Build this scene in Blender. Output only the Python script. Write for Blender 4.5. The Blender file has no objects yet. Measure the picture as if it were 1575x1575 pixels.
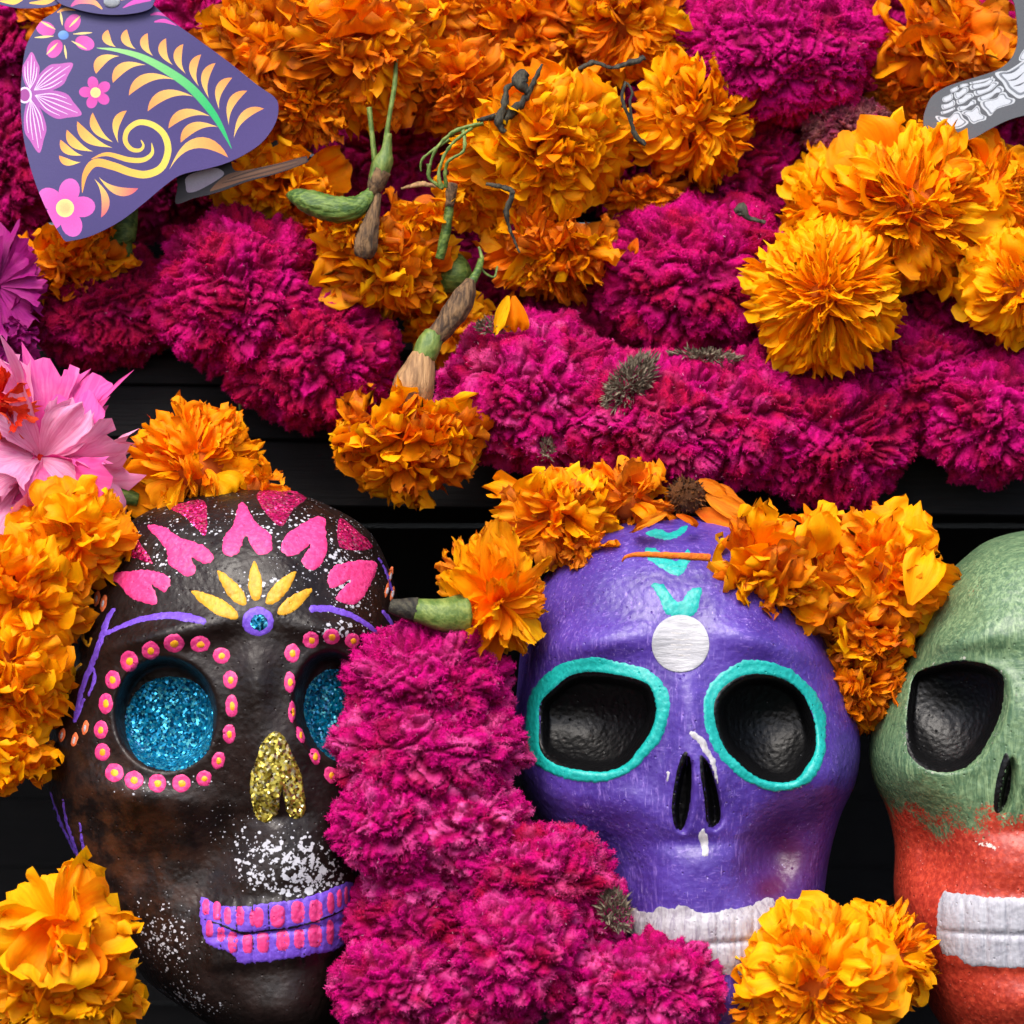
import bpy, math
import numpy as np
from mathutils import Vector, Matrix
from mathutils.geometry import delaunay_2d_cdt

# ------------------------------------------------------------------ camera, light, exposure
S = 0.0003           # metres per design unit
D = 7000.0           # camera distance in design units
CX = 787.5
scn = bpy.context.scene
COL = scn.collection
cam_d = bpy.data.cameras.new("camera"); cam = bpy.data.objects.new("camera", cam_d); COL.objects.link(cam)
cam.location = (0, -D*S, 0); cam.rotation_euler = (math.radians(90), 0, 0)
cam_d.sensor_width = 36; cam_d.lens = 36/(2*CX/D)
cam_d.clip_start = 0.05; cam_d.clip_end = 100
cam_d.dof.use_dof = True; cam_d.dof.focus_distance = (D-110)*S; cam_d.dof.aperture_fstop = 9
scn.camera = cam
SUN_EL, SUN_ROT = math.radians(50), math.radians(196)
w = bpy.data.worlds.new("World"); scn.world = w; w.use_nodes = True
wn = w.node_tree; bg = wn.nodes["Background"]
sky = wn.nodes.new("ShaderNodeTexSky"); sky.sky_type = 'NISHITA'; sky.sun_disc = False
sky.sun_elevation = SUN_EL; sky.sun_rotation = SUN_ROT; sky.dust_density = 3.0; sky.air_density = 0.7; sky.ozone_density = 0.4
wn.links.new(sky.outputs[0], bg.inputs[0]); bg.inputs[1].default_value = 0.13
sl = bpy.data.lights.new("sun", 'SUN'); sun = bpy.data.objects.new("sun", sl); COL.objects.link(sun)
sl.energy = 1.75; sl.angle = math.radians(32); sl.color = (1, 0.96, 0.9)
sv = Vector((math.sin(SUN_ROT)*math.cos(SUN_EL), math.cos(SUN_ROT)*math.cos(SUN_EL), math.sin(SUN_EL)))
sun.rotation_euler = sv.to_track_quat('Z', 'Y').to_euler()
scn.view_settings.view_transform = 'Standard'; scn.view_settings.look = 'None'
scn.view_settings.exposure = 1.12; scn.view_settings.gamma = 1

# ------------------------------------------------------------------ helpers
def lin(r, g, b):
    f = lambda c: (c/255/12.92) if c/255 <= 0.04045 else ((c/255+0.055)/1.055)**2.4
    return (f(r), f(g), f(b), 1.0)

def place(px, py, d):
    """Where a point seen at photo position (px, py) stands when it is d units in front of the reference plane."""
    k = (D-d)/D
    return np.array([(px-CX)*k, -d, (CX-py)*k])*S

def tag(o, label=None, cat=None, group=None, kind=None):
    if label: o['label'] = label
    if cat: o['category'] = cat
    if group: o['group'] = group
    if kind: o['kind'] = kind
    return o

def empty(name, loc, label=None, cat=None, group=None, kind=None):
    o = bpy.data.objects.new(name, None); COL.objects.link(o); o.location = loc
    o.empty_display_size = 0.01
    return tag(o, label, cat, group, kind)

def link(name, me, parent=None, loc=None):
    o = bpy.data.objects.new(name, me); COL.objects.link(o)
    if parent is not None: o.parent = parent
    if loc is not None: o.location = loc
    return o

def make_mesh(name, V, F, mats, smooth=True, attrs=None, mat_idx=None, corner=None, uv=None):
    """V (n,3) in metres; F: list of arrays (quads array / tris array)."""
    me = bpy.data.meshes.new(name)
    V = np.asarray(V, dtype=np.float32)
    loops = []; starts = []; n = 0
    for f in F:
        f = np.asarray(f, dtype=np.int32)
        if len(f) == 0: continue
        loops.append(f.ravel()); k = f.shape[1]
        starts.append(n+np.arange(len(f), dtype=np.int32)*k); n += f.size
    loops = np.concatenate(loops); starts = np.concatenate(starts)
    me.vertices.add(len(V)); me.vertices.foreach_set('co', V.ravel())
    me.loops.add(len(loops)); me.loops.foreach_set('vertex_index', loops)
    me.polygons.add(len(starts)); me.polygons.foreach_set('loop_start', starts)
    me.update(calc_edges=True)
    me.polygons.foreach_set('use_smooth', np.full(len(starts), smooth))
    if not isinstance(mats, (list, tuple)): mats = [mats]
    for m in mats: me.materials.append(m)
    if mat_idx is not None: me.polygons.foreach_set('material_index', np.asarray(mat_idx, dtype=np.int32))
    if attrs:
        for k, a in attrs.items():
            a = np.asarray(a, dtype=np.float32)
            if a.ndim == 1:
                at = me.attributes.new(k, 'FLOAT', 'POINT'); at.data.foreach_set('value', a)
            else:
                if a.shape[1] == 3: a = np.hstack([a, np.ones((len(a), 1), np.float32)])
                at = me.attributes.new(k, 'FLOAT_COLOR', 'POINT'); at.data.foreach_set('color', a.ravel())
    if corner is not None:
        at = me.attributes.new('Col', 'FLOAT_COLOR', 'CORNER'); at.data.foreach_set('color', np.asarray(corner, np.float32).ravel())
    if uv is not None:
        l = me.uv_layers.new(name='UVMap'); l.data.foreach_set('uv', np.asarray(uv, np.float32)[loops].ravel())
    me.update()
    return me

# gradient noise, vectorised
_rs = np.random.RandomState(7)
_perm = np.concatenate([_rs.permutation(256)]*3)
_g = _rs.normal(size=(256, 3)); _g /= np.linalg.norm(_g, axis=1)[:, None]
def pnoise(P):
    P = np.asarray(P, float); i = np.floor(P).astype(int); f = P-i; i &= 255
    u = f*f*f*(f*(f*6-15)+10)
    out = 0
    for a in (0, 1):
        for b in (0, 1):
            for c in (0, 1):
                h = _perm[_perm[_perm[(i[:, 0]+a) & 255]+((i[:, 1]+b) & 255)]+((i[:, 2]+c) & 255)]
                g = _g[h]
                dd = g[:, 0]*(f[:, 0]-a)+g[:, 1]*(f[:, 1]-b)+g[:, 2]*(f[:, 2]-c)
                wt = (u[:, 0] if a else 1-u[:, 0])*(u[:, 1] if b else 1-u[:, 1])*(u[:, 2] if c else 1-u[:, 2])
                out = out+dd*wt
    return out*1.6
def n2(x, y, sc, seed=0):
    x = np.asarray(x, float); s = x.shape
    return pnoise(np.stack([x.ravel()/sc+seed*3.1, np.asarray(y, float).ravel()/sc+17.3, np.full(x.size, seed*1.7+.5)], 1)).reshape(s)

def catmull(pts, closed=False, step=4.0):
    P = np.asarray(pts, float); n = len(P); out = []
    segs = n if closed else n-1
    for i in range(segs):
        if closed: p0, p1, p2, p3 = P[(i-1) % n], P[i], P[(i+1) % n], P[(i+2) % n]
        else: p0, p1, p2, p3 = P[max(i-1, 0)], P[i], P[i+1], P[min(i+2, n-1)]
        k = max(1, int(np.linalg.norm((p2-p1)[:3])/step))
        t = (np.arange(k)/k)[:, None]
        out.append(0.5*((2*p1)+(-p0+p2)*t+(2*p0-5*p1+4*p2-p3)*t*t+(-p0+3*p1-3*p2+p3)*t**3))
    if not closed: out.append(P[-1:])
    return np.concatenate(out)

def poly_sd(x, y, poly):
    """Signed distance to a polygon, positive inside."""
    x = np.asarray(x, float); y = np.asarray(y, float)
    A = poly; B = np.roll(poly, -1, axis=0)
    best = np.full(x.shape, 1e9); ins = np.zeros(x.shape, bool)
    for (ax, ay), (bx, by) in zip(A, B):
        ex, ey = bx-ax, by-ay
        t = np.clip(((x-ax)*ex+(y-ay)*ey)/(ex*ex+ey*ey+1e-9), 0, 1)
        best = np.minimum(best, np.hypot(x-ax-t*ex, y-ay-t*ey))
        c = ((ay > y) != (by > y))
        with np.errstate(divide='ignore', invalid='ignore'):
            xi = ax+(y-ay)*ex/(by-ay if by != ay else 1e-9)
        ins ^= c & (x < xi)
    return np.where(ins, best, -best)

def ell(cx, cy, rx, ry, rot=0, n=16):
    a = np.arange(n)/n*2*math.pi; c, s = math.cos(math.radians(rot)), math.sin(math.radians(rot))
    X, Y = rx*np.cos(a), ry*np.sin(a)
    return np.stack([cx+X*c-Y*s, cy+X*s+Y*c], 1)

def stroke_poly(path, widths, step=4):
    P = catmull([(p[0], p[1], (widths if np.isscalar(widths) else widths[i])) for i, p in enumerate(path)], False, step)
    T = np.gradient(P[:, :2], axis=0); T /= np.linalg.norm(T, axis=1)[:, None]+1e-9
    N = np.stack([-T[:, 1], T[:, 0]], 1); h = P[:, 2:3]/2
    a = P[:, :2]+N*h; b = P[:, :2]-N*h
    e1 = P[-1:, :2]+T[-1:]*h[-1]*.7; e0 = P[:1, :2]-T[:1]*h[0]*.7
    return np.concatenate([a, e1, b[::-1], e0])

def cdt(polys, extra=None):
    vs = []; faces = []; n = 0
    for p in polys:
        p = np.asarray(p)
        if (p[:, 0]*np.roll(p[:, 1], -1)-np.roll(p[:, 0], -1)*p[:, 1]).sum() < 0: p = p[::-1]
        faces.append(list(range(n, n+len(p)))); n += len(p); vs += [Vector((float(a), float(b))) for a, b in p]
    if extra is not None: vs += [Vector((float(a), float(b))) for a, b in extra]
    r = delaunay_2d_cdt(vs, [], faces, 1, 1e-4)
    return np.array([(v.x, v.y) for v in r[0]]), [tuple(f) for f in r[2]], r[5]

# ------------------------------------------------------------------ node helpers
class NT:
    def __init__(s, name):
        s.m = bpy.data.materials.new(name); s.m.use_nodes = True; s.t = s.m.node_tree
        s.b = s.t.nodes['Principled BSDF']; s.out = s.t.nodes['Material Output']
    def n(s, typ, **kw):
        x = s.t.nodes.new('ShaderNode'+typ)
        for k, v in kw.items():
            if k in x.bl_rna.properties: setattr(x, k, v)
            else: s.set(x, k, v)
        return x
    def set(s, node, k, v):
        k = k.replace('_', ' ')
        i = node.inputs[int(k[1:])] if (k[0] == 'i' and k[1:].isdigit()) else node.inputs[k]
        if isinstance(v, bpy.types.NodeSocket): s.t.links.new(v, i)
        else: i.default_value = v
    def px(s, vec=(1, 1, 1), kind='Object'):
        c = s.n('TexCoord'); m = s.n('Mapping'); s.t.links.new(c.outputs[kind], m.inputs[0])
        k = 1/S if kind == 'Object' else 1
        m.inputs['Scale'].default_value = tuple(k*v for v in vec); return m.outputs[0]
    def noise(s, vec, scale, detail=3, rough=0.5, dist=0):
        x = s.n('TexNoise', Scale=scale, Detail=detail, Roughness=rough, Distortion=dist); s.t.links.new(vec, x.inputs['Vector']); return x.outputs['Fac']
    def vor(s, vec, scale, out='Distance', feature='F1'):
        x = s.n('TexVoronoi', feature=feature, Scale=scale); s.t.links.new(vec, x.inputs['Vector']); return x.outputs[out]
    def ramp(s, fac, lo, hi, a=0.0, b=1.0):
        x = s.n('MapRange', interpolation_type='SMOOTHSTEP'); s.t.links.new(fac, x.inputs[0])
        for i, v in zip((1, 2, 3, 4), (lo, hi, a, b)): x.inputs[i].default_value = v
        return x.outputs[0]
    def mix(s, fac, a, b, mode='MIX'):
        x = s.n('Mix', data_type='RGBA', blend_type=mode)
        for i, v in ((0, fac), (6, a), (7, b)):
            if isinstance(v, bpy.types.NodeSocket): s.t.links.new(v, x.inputs[i])
            else: x.inputs[i].default_value = v
        return x.outputs[2]
    def math(s, op, a, b=0.0, c=0.0):
        x = s.n('Math', operation=op)
        for i, v in enumerate((a, b, c)):
            if isinstance(v, bpy.types.NodeSocket): s.t.links.new(v, x.inputs[i])
            else: x.inputs[i].default_value = v
        return x.outputs[0]
    def attr(s, name, out='Fac'):
        return s.n('Attribute', attribute_name=name).outputs[out]
    def bump(s, h, dist, strength=1.0, normal=None):
        x = s.n('Bump', Strength=strength, Distance=dist); s.t.links.new(h, x.inputs['Height'])
        if normal is not None: s.t.links.new(normal, x.inputs['Normal'])
        return x.outputs[0]
    def fin(s, col=None, rough=None, normal=None, **kw):
        for k, v in (('Base Color', col), ('Roughness', rough), ('Normal', normal)):
            if v is not None: s.set(s.b, k, v)
        for k, v in kw.items(): s.set(s.b, k, v)
        return s.m

def foam_bump(t, p, cell=8.0, amt=1.2, fine=0.6):
    v = t.vor(p, 1/cell, feature='SMOOTH_F1')
    h = t.math('ADD', t.math('MULTIPLY', v, -.8), t.math('MULTIPLY', t.noise(p, 1/6., 4, .6), .5))
    pits = t.ramp(t.vor(p, 1/15.), 0.0, 0.16, -1.1, 0)
    h = t.math('ADD', h, pits)
    return t.bump(h, amt*S*2.2, 0.65)

# ------------------------------------------------------------------ materials
def mat_paint(name, a, b, rough=0.45, wear=None, cell=8, brush=(1, 1, .15), spec=0.4):
    t = NT(name); p = t.px(); q = t.px(brush)
    st = t.ramp(t.noise(q, 1/7., 5, .65, .6), 0.42, 0.68)
    c = t.mix(st, a, b)
    if wear:
        m = t.ramp(t.noise(p, 1/6., 4, .7), wear[1], wear[1]+0.04)
        c = t.mix(m, c, wear[0])
    return t.fin(c, rough, foam_bump(t, p, cell), Specular_IOR_Level=spec)

def mat_brown():
    t = NT('chocolate brown gloss paint'); p = t.px()
    n = t.noise(p, 1/60., 4, .6)
    c = t.mix(t.ramp(n, .4, .7), lin(22, 14, 12), lin(34, 23, 21))
    c = t.mix(t.math('MULTIPLY', t.attr('tint'), t.ramp(t.noise(p, 1/30., 5, .6), .4, .65)), c, lin(70, 40, 22))
    sp = t.vor(t.px((1, 1, 1.3)), 1/9.)
    big = t.noise(p, 1/11., 3, .6, .4)
    thr = t.math('MULTIPLY', t.attr('speck'), t.ramp(big, .36, .62))
    m = t.ramp(t.math('SUBTRACT', t.math('MULTIPLY', thr, 0.78), sp), 0, 0.07)
    fine = t.vor(p, 1/13.)
    m2 = t.ramp(t.math('SUBTRACT', t.math('ADD', t.math('MULTIPLY', t.attr('speck'), .15), .035), fine), 0, .04)
    m3 = t.ramp(t.math('SUBTRACT', t.math('MULTIPLY', t.math('MULTIPLY', t.attr('speck'), t.ramp(t.noise(p, 1/24., 3, .6), .38, .6)), .38), t.vor(p, 1/5.)), 0, .06)
    m = t.math('MAXIMUM', t.math('MAXIMUM', m, m2), m3)
    c = t.mix(m, c, lin(178, 178, 186))
    return t.fin(c, t.ramp(t.noise(p, 1/25., 4), .3, .7, .3, .5), foam_bump(t, p, 9, 1.0), Specular_IOR_Level=0.3)

def mat_purple():
    t = NT('violet brushed paint'); p = t.px()
    st1 = t.ramp(t.noise(t.px((1, 1, .14)), 1/5., 6, .7, .8), .50, .74)
    st2 = t.ramp(t.noise(t.px((.16, 1, 1.1)), 1/5., 6, .7, 1.2), .52, .76)
    reg = t.ramp(t.noise(p, 1/90., 2), .4, .6)
    st = t.mix(reg, st1, st2)
    c = t.mix(t.ramp(t.noise(p, 1/70., 4), .35, .7), lin(62, 40, 126), lin(78, 54, 148))
    c = t.mix(t.math('MULTIPLY', st, .8), c, lin(150, 120, 204))
    c = t.mix(t.math('MULTIPLY', t.attr('tint'), .92), c, lin(78, 18, 58))
    c = t.mix(t.ramp(t.vor(p, 1/14.), .035, .10, .75, 0), c, lin(34, 20, 72))
    scr = t.ramp(t.noise(t.px((1, 1, .07)), 1/2.6, 3, .6, .5), .62, .72, 0, .7); c = t.mix(t.math('MULTIPLY', scr, t.ramp(t.noise(p, 1/45., 2), .46, .6)), c, lin(180, 158, 222))
    m = t.ramp(t.math('SUBTRACT', t.math('MULTIPLY', t.attr('speck'), .9), t.noise(t.px((1, 1, .5)), 1/7., 4, .7)), 0.0, .06)
    c = t.mix(m, c, lin(214, 205, 222))
    return t.fin(c, .38, foam_bump(t, p, 10, 1.1), Specular_IOR_Level=0.5)

def mat_green():
    t = NT('green and red brushed paint'); p = t.px()
    st1 = t.ramp(t.noise(t.px((1, 1, .13)), 1/6., 6, .7, .9), .38, .70)
    st2 = t.ramp(t.noise(t.px((.16, 1, 1.1)), 1/6., 6, .7, 1.0), .42, .72)
    st = t.mix(t.ramp(t.noise(p, 1/110., 2), .42, .58), st1, st2)
    g = t.mix(t.math('MULTIPLY', st, .75), lin(66, 96, 68), lin(142, 168, 122))
    r = t.mix(t.ramp(t.noise(p, 1/9., 5, .7), .4, .7), lin(150, 42, 28), lin(192, 68, 46))
    sp = t.ramp(t.vor(p, 1/9.), .05, .12, 1, 0)
    r = t.mix(t.math('MULTIPLY', sp, .6), r, lin(226, 160, 145))
    edge = t.math('ADD', t.attr('tint'), t.math('ADD', t.math('MULTIPLY', t.math('SUBTRACT', t.noise(p, 1/4., 4, .75), .5), 1.5), t.math('MULTIPLY', t.math('SUBTRACT', t.noise(p, 1/40., 4, .6), .5), 1.6)))
    c = t.mix(t.ramp(edge, .42, .62), g, r)
    m = t.ramp(t.math('SUBTRACT', t.math('MULTIPLY', t.attr('speck'), .8), t.noise(p, 1/6., 4, .7)), 0.0, .08)
    c = t.mix(m, c, lin(205, 200, 192))
    return t.fin(c, .42, foam_bump(t, p, 9, 1.2), Specular_IOR_Level=0.5)

def mat_glitter(name, dark, mid, light, cell=3.4):
    t = NT(name); p = t.px()
    v = t.n('TexVoronoi', Scale=1/cell); t.t.links.new(p, v.inputs['Vector'])
    sep = t.n('SeparateColor'); t.t.links.new(v.outputs['Color'], sep.inputs[0])
    c = t.mix(t.ramp(sep.outputs[0], .1, .7), dark, mid); c = t.mix(t.ramp(sep.outputs[1], .72, .9), c, light)
    g = t.n('NewGeometry')
    off = t.n('VectorMath', operation='SUBTRACT'); t.t.links.new(v.outputs['Color'], off.inputs[0]); off.inputs[1].default_value = (.5, .5, .5)
    sc = t.n('VectorMath', operation='MULTIPLY_ADD'); t.t.links.new(off.outputs[0], sc.inputs[0]); sc.inputs[1].default_value = (1.7, 1.7, 1.7); t.t.links.new(g.outputs['Normal'], sc.inputs[2])
    nn = t.n('VectorMath', operation='NORMALIZE'); t.t.links.new(sc.outputs[0], nn.inputs[0])
    return t.fin(c, .28, nn.outputs[0], Metallic=.55)

def mat_petal(name, c0, c1, c2, wilt=0.0, trans=0.34):
    """uv.y runs from claw to tip."""
    t = NT(name); oi = t.n('ObjectInfo'); rnd = oi.outputs['Random']
    uv = t.n('TexCoord').outputs['UV']
    sx = t.n('SeparateXYZ'); t.t.links.new(uv, sx.inputs[0])
    cb = t.n('CombineXYZ', X=sx.outputs[0], Y=sx.outputs[1], Z=t.math('MULTIPLY', rnd, 37.0))
    mp = t.n('Mapping'); t.t.links.new(cb.outputs[0], mp.inputs[0]); mp.inputs['Scale'].default_value = (26, 1.6, 1)
    streak = t.noise(mp.outputs[0], 1, 3, .6)
    blot = t.noise(cb.outputs[0], 2.6, 5, .65)
    c = t.mix(t.ramp(sx.outputs[1], .15, .9), c0, c1)
    c = t.mix(t.ramp(t.math('ADD', t.math('MULTIPLY', blot, .6), t.math('MULTIPLY', rnd, .6)), .35, .85), c, c2)
    c = t.mix(t.ramp(streak, .35, .6, .38, 0), c, c0)
    c = t.mix(t.math('MULTIPLY', t.ramp(t.math('ADD', blot, t.math('MULTIPLY', rnd, .25)), .62-wilt*.15, .80-wilt*.1), .1+.6*wilt), c, lin(176, 80, 16))
    if wilt: c = t.mix(t.math('MULTIPLY', t.ramp(t.math('ADD', sx.outputs[1], t.math('MULTIPLY', t.math('SUBTRACT', blot, .5), .5)), .86, 1.0), min(1, wilt*1.2)), c, lin(170, 84, 24))
    if wilt > .5: c = t.mix(t.ramp(t.noise(cb.outputs[0], 5.5, 4, .7), .62, .74, 0, .55), c, lin(84, 46, 26))
    nb = t.bump(t.math('ADD', streak, t.math('MULTIPLY', blot, 1.5)), .00035, .55)
    t.fin(c, .6, nb, Specular_IOR_Level=.15)
    tr = t.n('BsdfTranslucent', Color=c, Normal=nb); ms = t.n('MixShader', i0=trans)
    t.t.links.new(t.b.outputs[0], ms.inputs[1]); t.t.links.new(tr.outputs[0], ms.inputs[2]); t.t.links.new(ms.outputs[0], t.out.inputs[0])
    return t.m

def mat_velvet():
    t = NT('velvety cockscomb'); p = t.px()
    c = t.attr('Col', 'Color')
    c = t.mix(t.ramp(t.noise(p, 1/3., 3, .7), .35, .75, 0, .12), c, lin(235, 60, 150), 'SCREEN')
    nb = t.bump(t.noise(p, 1/2.6, 3, .7), S*2.5, .8)
    t.fin(c, .75, nb, Specular_IOR_Level=.08, Sheen_Weight=.10, Sheen_Roughness=.4, Sheen_Tint=lin(255, 60, 150))
    return t.m

def mat_print(name):
    t = NT(name); p = t.px(); c = t.mix(.18, t.attr('Col', 'Color'), (0, 0, 0, 1))
    c = t.mix(t.ramp(t.noise(p, 1/1.8, 2, .6), .35, .7, 0, .12), c, lin(20, 20, 50))
    return t.fin(c, .5, t.bump(t.noise(p, 1/3., 2), S*.4, .4), Specular_IOR_Level=.35)

def mat_plain(name, a, b, sc=20, rough=.6, stretch=(1, 1, 1), bump=1.0, spec=.4, detail=5):
    t = NT(name); p = t.px(stretch); n = t.noise(p, 1/sc, detail, .65)
    return t.fin(t.mix(t.ramp(n, .35, .68), a, b), rough, t.bump(n, S*bump*4, .7), Specular_IOR_Level=spec)

def mat_wood():
    t = NT('matt black stained wood'); p = t.px((.03, 1, 1)); n = t.noise(p, 1/5., 6, .7, .5); n2_ = t.noise(t.px(), 1/60., 4)
    c = t.mix(t.ramp(n, .4, .72), lin(6, 6, 8), lin(14, 13, 16)); c = t.mix(t.ramp(n2_, .5, .8, 0, .4), c, lin(20, 18, 18))
    return t.fin(c, .7, t.bump(n, S*3, .6), Specular_IOR_Level=.22)

M = {}
M['brown'] = mat_brown(); M['purple'] = mat_purple(); M['green'] = mat_green()
M['pink'] = mat_paint('pink acrylic paint', lin(208, 50, 116), lin(226, 76, 140), .5, (lin(50, 34, 34), .69), brush=(1, 1, 1))
M['yellow'] = mat_paint('yellow acrylic paint', lin(212, 156, 30), lin(190, 132, 24), .5, brush=(1, 1, .3))
M['dotyellow'] = mat_paint('warm yellow paint dab', lin(244, 170, 30), lin(230, 140, 30), .5, brush=(1, 1, 1))
M['violet'] = mat_paint('violet acrylic line', lin(100, 64, 180), lin(116, 80, 196), .5, brush=(1, 1, 1))
M['orangep'] = mat_paint('orange paint dab', lin(214, 104, 60), lin(226, 130, 80), .5, brush=(1, 1, 1))
M['whitep'] = mat_paint('white acrylic paint', lin(186, 184, 188), lin(166, 162, 168), .5, brush=(1, 1, .2))
M['teeth'] = mat_paint('white tooth paint', lin(170, 166, 172), lin(132, 124, 138), .45, (lin(120, 96, 130), .70), brush=(1, 1, .2))
M['teethw'] = mat_paint('brushed white tooth paint', lin(168, 168, 176), lin(142, 142, 152), .45, (lin(150, 130, 130), .72), brush=(1, 1, .15))
M['teal'] = mat_paint('turquoise acrylic paint', lin(16, 152, 146), lin(32, 172, 164), .42, brush=(1, 1, 1))
M['socket'] = mat_paint('black gloss socket paint', lin(4, 4, 5), lin(9, 9, 11), .4, cell=8, brush=(1, 1, 1), spec=.34)
M['gblue'] = mat_glitter('blue glitter', lin(0, 60, 96), lin(0, 128, 170), lin(110, 225, 240))
M['ggold'] = mat_glitter('gold glitter', lin(120, 105, 20), lin(190, 172, 70), lin(250, 246, 190), 4)
M['gpink'] = mat_glitter('pink glitter', lin(150, 10, 70), lin(214, 30, 110), lin(255, 140, 180), 3)
M['fresh'] = mat_petal('fresh marigold petal', lin(255, 146, 0), lin(255, 172, 0), lin(255, 190, 4))
M['orange'] = mat_petal('orange marigold petal', lin(250, 116, 0), lin(255, 150, 0), lin(255, 172, 4), .2)
M['wilted'] = mat_petal('wilted marigold petal', lin(222, 90, 2), lin(250, 132, 6), lin(250, 158, 22), .6)
M['pinkpetal'] = mat_petal('pink dianthus petal', lin(206, 20, 130), lin(232, 96, 170), lin(240, 170, 206), 0, .3)
M['purplepetal'] = mat_petal('magenta dianthus petal', lin(96, 4, 66), lin(142, 8, 104), lin(164, 36, 132), 0, .2)
M['redpetal'] = mat_petal('red carnation petal', lin(190, 10, 10), lin(230, 50, 20), lin(240, 90, 50), 0, .2)
M['core'] = mat_plain('marigold heart', lin(190, 84, 4), lin(226, 118, 8), 9, .7)
M['velvet'] = mat_velvet()
M['print'] = mat_print('printed card')
M['cardedge'] = mat_plain('grey card edge', lin(92, 92, 104), lin(60, 60, 66), 6)
M['rivet'] = mat_plain('dull metal rivet', lin(190, 195, 200), lin(150, 160, 170), 12, .35)
M['sticker'] = mat_plain('white paper sticker', lin(156, 156, 162), lin(178, 178, 182), 14, .5, (.3, 1, 1.4), 1.4)
M['ink'] = mat_plain('faded grey ink', lin(178, 174, 172), lin(196, 194, 194), 5)
M['greenstem'] = mat_plain('green stem', lin(74, 100, 40), lin(122, 138, 66), 9, .5, (1, 1, .4))
M['darkgreen'] = mat_plain('dark green calyx', lin(44, 76, 24), lin(112, 136, 60), 7, .5, (.3, 1, 1))
M['drystem'] = mat_plain('dry brown stem', lin(58, 42, 30), lin(128, 98, 66), 7, .8, (1, 1, .2), 2)
M['tanhusk'] = mat_plain('tan dry husk', lin(176, 136, 92), lin(120, 88, 58), 9, .7, (1, 1, .12), 2)
M['blackstem'] = mat_plain('blackened stem', lin(26, 24, 20), lin(70, 66, 52), 7, .7, (1, 1, .3), 2)
M['seed'] = mat_plain('charred seed head', lin(28, 18, 10), lin(140, 78, 16), 7, .8, (1, 1, 1), 3)
M['tuft'] = mat_plain('grey brown dry seed hairs', lin(92, 80, 66), lin(150, 136, 116), 6, .8)
M['wood'] = mat_wood()

# ------------------------------------------------------------------ structure: black wooden steps
def box(x0, x1, y0, y1, d0, d1, bev=1.0, tilt=0.0):
    """axis box in design units: x range, photo-y range at the reference plane, depth range."""
    xs = [x0, x1]; V = []
    import itertools
    for X, Y, Z in itertools.product((0, 1), (0, 1), (0, 1)):
        for ax in range(3):
            q = [(x0, x1)[X], (y0, y1)[Y], (d0, d1)[Z]]
            sgn = [1 if v == 0 else -1 for v in (X, Y, Z)]
            for k in range(3):
                if k != ax: q[k] += sgn[k]*bev
            V.append(q)
    V = np.array(V, float)
    V[:, 1] += V[:, 0]*tilt
    W = np.stack([(V[:, 0]-CX)*S, -V[:, 2]*S, (CX-V[:, 1])*S], 1)
    import bmesh
    bm = bmesh.new(); [bm.verts.new(v) for v in W]; bmesh.ops.convex_hull(bm, input=bm.verts)
    me = bpy.data.meshes.new('m'); bm.to_mesh(me); bm.free(); me.materials.append(M['wood']); return me

st = tag(empty('wooden_steps', (0, 0, 0)), 'black stained wooden steps of the stand', kind='structure')
def plank(*a, **k): return link('plank', box(*a, **k), st)
T = 0.0
XA, XB = -1600, 3200
plank(XA, XB, 540, 583, -260, -215, 3, .012); plank(XA, XB, 585, 668, -262, -217, 3, .012); plank(XA, XB, 670, 772, -258, -214, 3, .014)
plank(XA, XB, 528, 544, -420, -266)                     # tread behind the front boards
for i in range(8): plank(XA, XB, 430-i*112, 530-i*112+8, -470-i*0, -424)  # tall back boards
plank(XA, XB, 1662, 1700, -700, 200); plank(XA, XB, 1662, 1700, 202, 620)  # ledge the skulls stand on
for i in range(9): plank(XA, XB, 1541-i*121.5, 1662-i*121.5, -1140, -1104)         # back of the dark compartment
plank(XA, XB, 1662, 1700, -1102, -702)
plank(XA, XB, 545, 570, -1100, -425)                     # compartment top

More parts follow.
